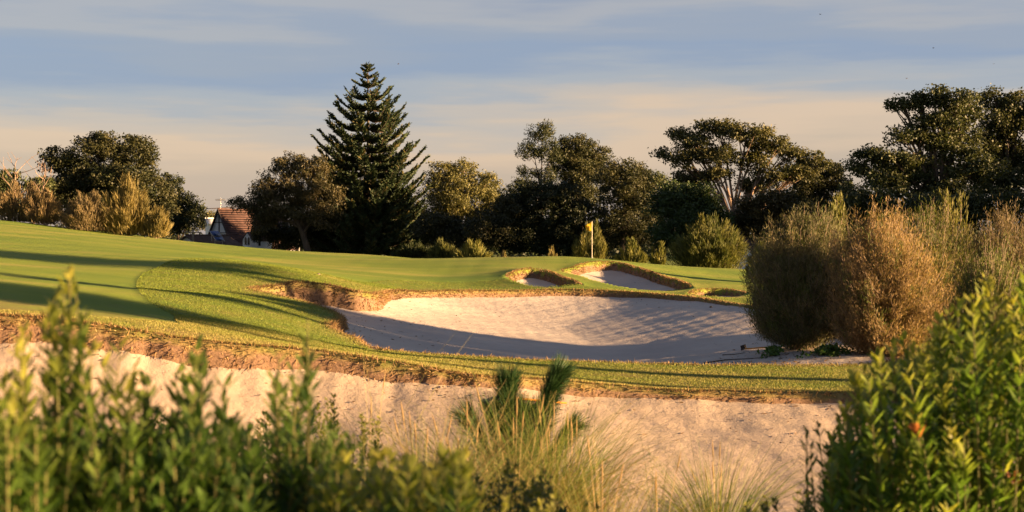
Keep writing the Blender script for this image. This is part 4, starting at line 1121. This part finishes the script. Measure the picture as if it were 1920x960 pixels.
# ------------------------------------------------------------------ foreground plants
def leafy_shrub(label, px, d, tops, cols, leaf=(.085, .017), per=34, name='leafy_shrub', group=None, spread=.55, tipc=(.42, .38, .07), wild=.12, stemlen=.75, redtip=.0, lead=10 ** 6, tipk=.3, apart=.72):
    """tops: list of (px, py, d) where the shoots end; leaves spiral up every shoot"""
    r = rng(label); b = P(px, 900, d); z0 = float(H(b[0], b[1])[0]); root = np.array((b[0], b[1], z0))
    e = thing(name, label, 'shrub', root, group); G = Geo(); V = []; T = []; FQ = []; n0 = 0
    c0, c1 = np.array(cols[0]), np.array(cols[1])
    for ti, (tx, ty, td) in enumerate(tops):
        tip = P(tx, ty, td); st = root + np.array((apart * (tip[0] - root[0]) + r.normal(0, .04), apart * (tip[1] - root[1]) + r.normal(0, .04), 0))
        knee = np.array((st[0] * .45 + tip[0] * .55, st[1] * .45 + tip[1] * .55, st[2] + (tip[2] - st[2]) * .55)) + r.normal(0, .04, 3)
        pl = bez(st, knee, tip, 12); LEN = np.linalg.norm(np.diff(pl, axis=0), axis=1).sum()
        G.tube(pl, np.linspace(.007, .0018, 12), 5)
        u0 = max(.12, 1 - stemlen / LEN)
        u = np.sort(r.uniform(u0, 1, per) ** .9)
        uu = np.linspace(0, 1, 12)
        p = np.stack([np.interp(u, uu, pl[:, i]) for i in range(3)], 1)
        ax = unit(np.stack([np.interp(np.minimum(u + .05, 1.0), uu, pl[:, i]) for i in range(3)], 1) - np.stack([np.interp(u - .05, uu, pl[:, i]) for i in range(3)], 1))
        ang = np.arange(per) * 2.4 + r.normal(0, .4, per)
        A = unit(np.cross(ax, np.array((.3, .9, .1)))); B = np.cross(ax, A)
        out = A * np.cos(ang)[:, None] + B * np.sin(ang)[:, None]
        up_ = .55 + 1.1 * u[:, None] ** 3
        d0 = unit(out * spread * 1.6 + ax * up_ + r.normal(0, wild, p.shape))
        d1 = unit(d0 + out * .25 + np.array((0, 0, -.10)) + r.normal(0, .1, p.shape))
        L = leaf[0] * r.uniform(.65, 1.2, per) * (1 - .45 * np.clip((u - .85) / .15, 0, 1))
        W = leaf[1] * r.uniform(.8, 1.2, per)
        sd = unit(np.cross(d0, out + .01)); nrm = np.cross(sd, d0)
        # lance-shaped leaf, folded on its midrib: 3 stations, 8 verts
        a0 = p; m1 = p + d0 * (L * .35)[:, None]; m2 = m1 + unit(d0 + d1) * (L * .35)[:, None]; tp = m2 + d1 * (L * .3)[:, None]
        w1 = sd * (W * .5)[:, None]; w2 = sd * (W * .46)[:, None]; fo = nrm * (W * .16)[:, None]
        v = np.stack([a0, m1 - w1 + fo, m1, m1 + w1 + fo, m2 - w2 + fo, m2, m2 + w2 + fo, tp], 1).reshape(-1, 3)
        o8 = np.arange(per)[:, None] * 8 + n0
        for q in ((0, 2, 1, 1), (0, 3, 2, 2), (1, 2, 5, 4), (2, 3, 6, 5), (4, 5, 7, 7), (5, 6, 7, 7)): FQ.append(o8 + np.array(q)[None])
        n0 += len(v)
        k = r.uniform(0, 1, (per, 1)); t = c0 * (1 - k) + c1 * k
        young = np.clip((u - .80) / .20, 0, 1)[:, None] ** 1.3 * r.uniform(.3, 1.0) * (1.0 if ti < lead else tipk)
        t = t * (1 - young) + np.array(tipc) * young
        if r.uniform() < redtip: t = np.where(u[:, None] > .95, np.array((.38, .14, .06)), t)
        t = t * r.uniform(.75, 1.25, (per, 1))
        V.append(v); T.append(np.repeat(t, 8, 0))
    G.build('stem', M['green_stem'], e, smooth=True)
    Fq = np.concatenate(FQ); tri = Fq[:, 2] == Fq[:, 3]
    mesh_obj('foliage', np.concatenate(V), [Fq[tri][:, :3], Fq[~tri]], M['fleaf'], e, tint=np.concatenate(T), smooth=True)

GR = ((.050, .115, .020), (.090, .165, .032)); GRD = ((.058, .125, .022), (.105, .185, .036))
r = rng('fg')
# big leafy bush at the right
def bush_tops(n, r, xs, edge, dlo, dhi, below=420):
    out = []
    ex = np.array([a for a, b in edge]); ey = np.array([b for a, b in edge])
    for _ in range(n):
        x = r.uniform(*xs); y0 = np.interp(x, ex, ey); y = y0 + below * r.uniform(0, 1) ** 1.25
        out.append((x, y, r.uniform(dlo, dhi)))
    return out
edge_r = [(1500, 900), (1560, 815), (1600, 715), (1640, 650), (1700, 630), (1760, 590), (1820, 560), (1880, 500), (1960, 470), (2100, 430)]
leafy_shrub('large leafy bush with yellow shoot tips filling the lower right corner', 1850, 6.2, bush_tops(400, r, (1545, 2080), edge_r, 5.4, 7.0, 430), ((.085, .160, .024), (.15, .235, .040)), (.096, .019), 36,
            group='leafy bushes in the foreground', redtip=.03, stemlen=.62)
leafy_shrub('sparse low sprays of narrow leaves at the left foot of the large right bush', 1640, 6.0, bush_tops(34, r, (1490, 1680), [(1480, 800), (1540, 790), (1600, 770), (1690, 760)], 5.8, 6.5, 190), GRD, (.07, .013), 30,
            group='leafy bushes in the foreground', tipc=(.14, .17, .04), stemlen=.5)
def shoots(spec, r):
    """clusters of shoot tips: (px, py, depth, count, spread)"""
    out = []
    for (x, y, dd, n, w) in spec:
        out.append((x, y, dd))
        for _ in range(n): out.append((x + r.normal(0, w), y + abs(r.normal(0, w * 2.6)) + 22, dd + r.normal(0, .12)))
    return out
def mass(n, x0, x1, y0, y1, d0, d1, r):
    return [(r.uniform(x0, x1), y0 + (y1 - y0) * r.uniform(0, 1) ** 1.2, r.uniform(d0, d1)) for _ in range(n)]
FGG = 'leafy bushes in the foreground'
leafy_shrub('blurred leafy shrub with the tallest pale shoot at the far left', 150, 3.7, shoots([(130, 508, 3.7, 2, 10), (100, 555, 3.7, 3, 14), (155, 585, 3.8, 5, 20), (225, 640, 3.8, 4, 20), (130, 650, 3.7, 6, 30)], r)
            + mass(95, 50, 270, 790, 980, 3.4, 4.1, r), GRD, (.085, .0145), 24, lead=25, group=FGG, stemlen=.42, spread=.6)
leafy_shrub('blurred leafy shrub in the lower left corner', 0, 3.5, shoots([(45, 625, 3.6, 4, 16), (10, 690, 3.5, 5, 20), (-40, 660, 3.5, 4, 20)], r) + mass(80, -100, 90, 790, 980, 3.2, 3.9, r), GRD, (.085, .0145), 24, lead=16, group=FGG, stemlen=.42, spread=.6)
leafy_shrub('dark leafy shrub with broad leaves left of centre at the bottom', 380, 3.9, shoots([(370, 645, 3.9, 5, 18), (340, 690, 4.0, 4, 18), (420, 720, 4.0, 4, 20), (270, 700, 3.9, 4, 18)], r) + mass(115, 250, 490, 800, 980, 3.5, 4.4, r), GRD,
            (.090, .0165), 24, lead=21, group=FGG, tipc=(.22, .25, .06), stemlen=.42, spread=.6)
leafy_shrub('leafy shrub with two forked shoots rising against the sand', 560, 4.3, shoots([(577, 598, 4.3, 2, 8), (522, 670, 4.3, 2, 10), (550, 690, 4.4, 3, 12)], r) + mass(85, 470, 660, 800, 980, 4.0, 4.8, r), GRD,
            (.082, .0145), 22, lead=10, group=FGG, tipc=(.30, .30, .07), stemlen=.40, spread=.65)
leafy_shrub('pale-tipped leafy shrub at the bottom just left of the grass tussocks', 700, 4.0, mass(100, 570, 880, 855, 985, 3.7, 4.5, r), GR, (.088, .018), 24, group=FGG, stemlen=.36, spread=.7)
# unseen bush added beside the camera, right of view, to shade the nearest leaves
def world_tops(n, x0, x1, y0, y1, z0, z1, r):
    out = []
    for _ in range(n):
        x, y, z = r.uniform(x0, x1), r.uniform(y0, y1), r.uniform(z0, z1)
        out.append((960 + x / y * FPX, 440 + (3 - z) / y * FPX, y))
    return out
leafy_shrub('leafy bush standing just outside the right edge of the view', 2200, 3.2, world_tops(60, 1.55, 3.2, 2.4, 3.9, 2.4, 3.5, r), GR, (.09, .018), 40, group=FGG, stemlen=.9)
# low rounded-leaf shrubs further in
for lab, px, d, x0, x1, yt, n in (('low dark green shrub behind the forked shoots, on the sand edge', 620, 8.5, 480, 720, 740, 90),
                                  ('low dense green shrub behind the left-hand shoots', 330, 7.5, 180, 480, 770, 90),
                                  ('low dense green shrub at the far left on the sand edge', 80, 7.6, -60, 200, 760, 80),
                                  ('low green shrub among the tussocks at bottom centre', 880, 6.5, 680, 1080, 850, 150),
                                  ('low leafy shrub at bottom centre in front of the tan tussocks', 800, 5.2, 640, 960, 880, 110),
                                  ('low bright shrub at the bottom right of the tan tussocks', 1060, 5.6, 960, 1180, 925, 70),
                                  ('low green creeping shrub at the bottom between tussock and right bush', 1500, 7.0, 1390, 1640, 905, 80)):
    ed = [(x0 - 30, yt + 60), (x0 + (x1 - x0) * .25, yt + 8), (x0 + (x1 - x0) * .6, yt), (x1 + 30, yt + 60)]
    leafy_shrub(lab, px, d, bush_tops(n, r, (x0, x1), ed, d - .7, d + .7, 190), ((.045, .075, .018), (.09, .12, .028)), (.05, .017), 22, name='low_shrub', group='low shrubs along the front of the bunker', stemlen=.3, tipc=(.30, .28, .06), spread=.8)
for lab, px, py, half in (('low green weed patch under the twiggy shrubs', 1550, 652, 50), ('little green weed at the left foot of the dark twiggy shrub', 1452, 645, 24)):
    d = 35.5 if half > 30 else 36.3; q0 = P(px, py, d); z0 = float(H(q0[0], q0[1])[0])
    tp = []
    for _ in range(70 if half > 30 else 30):
        x = px + r.normal(0, half * .45); yy_ = d + r.normal(0, .3); xx_ = (x - 960) / FPX * yy_; zz_ = float(H(xx_, yy_)[0]) + r.uniform(.04, .22); tp.append((x, 440 + (3 - zz_) / yy_ * FPX, yy_))
    leafy_shrub(lab, px, d, tp, GR, (.10, .05), 9, name='weed_patch', apart=.1, stemlen=.25, tipc=(.1, .14, .03), spread=.9, group='weeds under the twiggy shrubs')

# grass tussocks
def tussock(label, px, py_top, d, half, n, cols, ground_z=None, up=1.0, width=.006, seg=5, droop=.9, group='grass tussocks in front of the bunker'):
    rr = rng(label); b = P(px, 900, d); z0 = float(H(b[0], b[1])[0]); root = np.array((b[0], b[1], z0))
    h = P(px, py_top, d)[2] - z0; w = half * d / FPX
    e = thing('grass_tussock', label, 'grass tussock', root, group)
    a = rr.uniform(0, 6.28, n); q = np.sqrt(rr.uniform(0, 1, n))
    out = np.stack([np.cos(a), np.sin(a), np.zeros(n)], 1)
    pos = root + out * (q * .16 * w / .4)[:, None]
    d0 = unit(out * (q * .55 * w / h * 1.6)[:, None] + np.array((0, 0, up)) + rr.normal(0, .08, (n, 3)))
    d1 = unit(out * (q * droop + .1)[:, None] + np.array((0, 0, .75))[None] - np.array((0, 0, 1.3))[None] * (q * droop * rr.uniform(.2, 1, n))[:, None] + rr.normal(0, .15, (n, 3)))
    L = h * rr.uniform(.5, 1.12, n) * (1 + .25 * q)
    v, f = ribbons(pos, d0, d1, L, width * rr.uniform(.6, 1.3, n), rr, seg)
    k = rr.uniform(0, 1, (n, 1)) ** 1.2
    t = (np.array(cols[0]) * (1 - k) + np.array(cols[1]) * k) * rr.uniform(.75, 1.25, (n, 1))
    mesh_obj('blades', v, f, M['grass'], e, tint=np.repeat(t, (seg + 1) * 2, 0))
    m = max(3, n // 90)
    for i in range(m):
        G = Geo()
        a_ = rr.uniform(0, 6.28); o_ = np.array((math.cos(a_), math.sin(a_), 0)) * rr.uniform(.1, .8) * w
        tip = root + o_ + np.array((0, 0, h * rr.uniform(.8, 1.08))); pl = bez(root + o_ * .1, root + o_ * .35 + np.array((0, 0, h * .6)), tip, 7)
        G.tube(pl, np.linspace(.0026, .0012, 7), 4, t=(.9, .7, .5))
        st = G.build('seed_stalk', M['strawstem'], e)
        sh = Geo(); sh.tube(np.stack([tip + unit(pl[-1] - pl[-3]) * q_ for q_ in (-.12, -.07, -.02, .03)]), np.array((.0015, .005, .004, .001)), 5, t=(.40, .27, .12)); sh.build('seed_head', M['grass'], st)
M['strawstem'] = plain_mat('straw_stem', (.42, .29, .13), .7, .2, 8)
TAN = ((.09, .14, .028), (.29, .21, .09)); YGR = ((.085, .14, .025), (.22, .20, .06))
tussock('tan grass tussock left of the pine seedling', 790, 775, 8.6, 120, 620, TAN)
tussock('large arching tan tussock growing round the pine seedling', 965, 745, 9.3, 130, 800, TAN, droop=1.2)
tussock('bright green tufty tussock at the right foot of the pine seedling', 1035, 768, 9.8, 62, 620, ((.10, .17, .025), (.22, .24, .05)), droop=.8, width=.005)
tussock('golden green tussock spilling forward at the left foot of the pine seedling', 880, 780, 9.0, 110, 620, ((.11, .15, .03), (.32, .23, .09)), droop=1.1, width=.005)
tussock('low russet-tipped tussock right of the bright green tuft', 1075, 800, 9.6, 70, 420, ((.12, .14, .03), (.34, .20, .09)), droop=1.0, width=.0045)
tussock('thin straw-coloured tussock right of centre at the bottom edge', 1130, 835, 8.0, 110, 260, ((.15, .17, .045), (.34, .25, .10)), droop=1.0, width=.0045)
tussock('green and tan tussock left of the large right bush', 1345, 845, 10.5, 70, 620, YGR, droop=1.0)
tussock('wispy tussock at the bottom between the two bottom-right tussocks', 1235, 850, 9.5, 60, 90, TAN, droop=.9, width=.0045)
tussock('sparse wisps of tall grass left of the seedling against the sand', 690, 668, 9.2, 60, 34, ((.22, .20, .06), (.40, .30, .12)), droop=.9, width=.005)

def seedling():
    r = rng('seed'); d = 11.0; b = P(968, 900, d); z0 = float(H(b[0], b[1])[0]); root = np.array((b[0], b[1], z0))
    e = thing('pine_seedling', 'dark green pine seedling with two brushy needle plumes standing among tan grass', 'seedling', root)
    for (x0, y0, x1, y1, wd, n) in ((950, 800, 952, 668, 42, 3000), (990, 790, 1046, 650, 40, 3000), (925, 830, 880, 730, 44, 1200), (970, 830, 985, 725, 42, 2200), (1010, 840, 1075, 745, 36, 1300), (945, 830, 925, 720, 38, 1500)):
        G = Geo(); V = []; T = []
        A = P(x0, y0, d); Bq = P(x1, y1 + 52, d); pl = bez(root, A, Bq, 10); G.tube(pl, np.linspace(.014, .006, 10), 6)
        st = G.build('stem', M['twig'], e, smooth=True)
        u = r.uniform(.30, 1, n) ** .8 ; uu = np.linspace(0, 1, 10)
        p = np.stack([np.interp(u, uu, pl[:, i]) for i in range(3)], 1)
        ax = unit(Bq - A); nn = unit(np.cross(ax, r.normal(size=(n, 3))))
        L = wd * d / FPX * r.uniform(.8, 1.3, n)
        d0 = unit(ax * r.uniform(.5, 1.6, (n, 1)) + nn * .75); d1 = unit(d0 + ax * .8)
        v, f = ribbons(p, d0, d1, L, .0045, r, 2)
        t = np.array((.035, .075, .022)) * r.uniform(.6, 1.6, (n, 1))
        mesh_obj('needles', v, f, M['needle'], st, tint=np.repeat(t, 6, 0))
seedling()

# ------------------------------------------------------------------ trees right of the frame: they throw the long evening shadows
OFF = 'trees standing right of the view'
def off_tree(label, x, y, h, w, crown0=.35, col=MID, tr=.3, dens=.7, seed=0):
    """crown from crown0*h to h"""
    r = rng(label + str(seed)); z = float(H(x, y)[0]); d = y if y > 15 else 15
    lob = []
    e_k = 15 / FPX
    cz0, cz1 = z + h * crown0, z + h
    L = []
    for i in range(6):
        c = np.array((x + r.normal(0, w * .35), y + r.normal(0, w * .3), r.uniform(cz0 + (cz1 - cz0) * .25, cz1 - (cz1 - cz0) * .2))); L.append(c)
    G = Geo(); root = np.array((x, y, z)); top = np.array((x, y, cz0 + (cz1 - cz0) * .5))
    trk = bez(root, (root + top) / 2 + np.array((.2, 0, 0)), top, 8); G.tube(trk, np.linspace(tr, tr * .4, 8), 8)
    V = []; T = []
    for c in L:
        G.tube(bez(trk[5], (trk[5] + c) / 2 + np.array((0, 0, .3)), c, 6), np.linspace(tr * .4, tr * .1, 6), 6)
        nc = int(26 * dens); cc = c + unit(r.normal(size=(nc, 3))) * (r.uniform(0, 1, (nc, 1)) ** .45) * np.array((w * .5, w * .5, (cz1 - cz0) * .3))
        nl = 70; p = np.repeat(cc, nl, 0) + r.normal(size=(nc * nl, 3)) * .16 * w
        v, f = cards(p, r.normal(size=p.shape), w * .09 * r.uniform(.6, 1.2, len(p)), w * .05, r); V.append(v)
        T.append(np.repeat((np.array(col[0]) + (np.array(col[1]) - np.array(col[0])) * r.uniform(0, 1, (len(p), 1))), 4, 0))
    e = thing('broadleaf_tree', label, 'tree', root, OFF); G.build('trunk', M['bark_dark'], e, smooth=True); V = np.concatenate(V)
    mesh_obj('crown', V, np.arange(len(V)).reshape(-1, 4), M['leaf'], e, tint=np.concatenate(T))
for i, (x, y, h, w, c0) in enumerate(((70, 105, 14, 10, .1), (84, 118, 16, 12, .1), (95, 132, 15, 12, .1), (108, 108, 15, 12, .1), (78, 134, 15, 12, .1), (66, 122, 12, 10, .1), (118, 124, 17, 13, .1),
                                      (100, 150, 16, 13, .1), (80, 160, 17, 13, .1),
                                      (18, 25.6, 7.4, 1.7, .50), (17.5, 30.6, 6.2, 1.1, .45), (20.5, 40.5, 9.2, 2.6, .48), (24, 22, 8.8, 1.5, .55))):
    off_tree('leafy tree standing beyond the right edge of the picture', x, y, h, w, c0, seed=i)
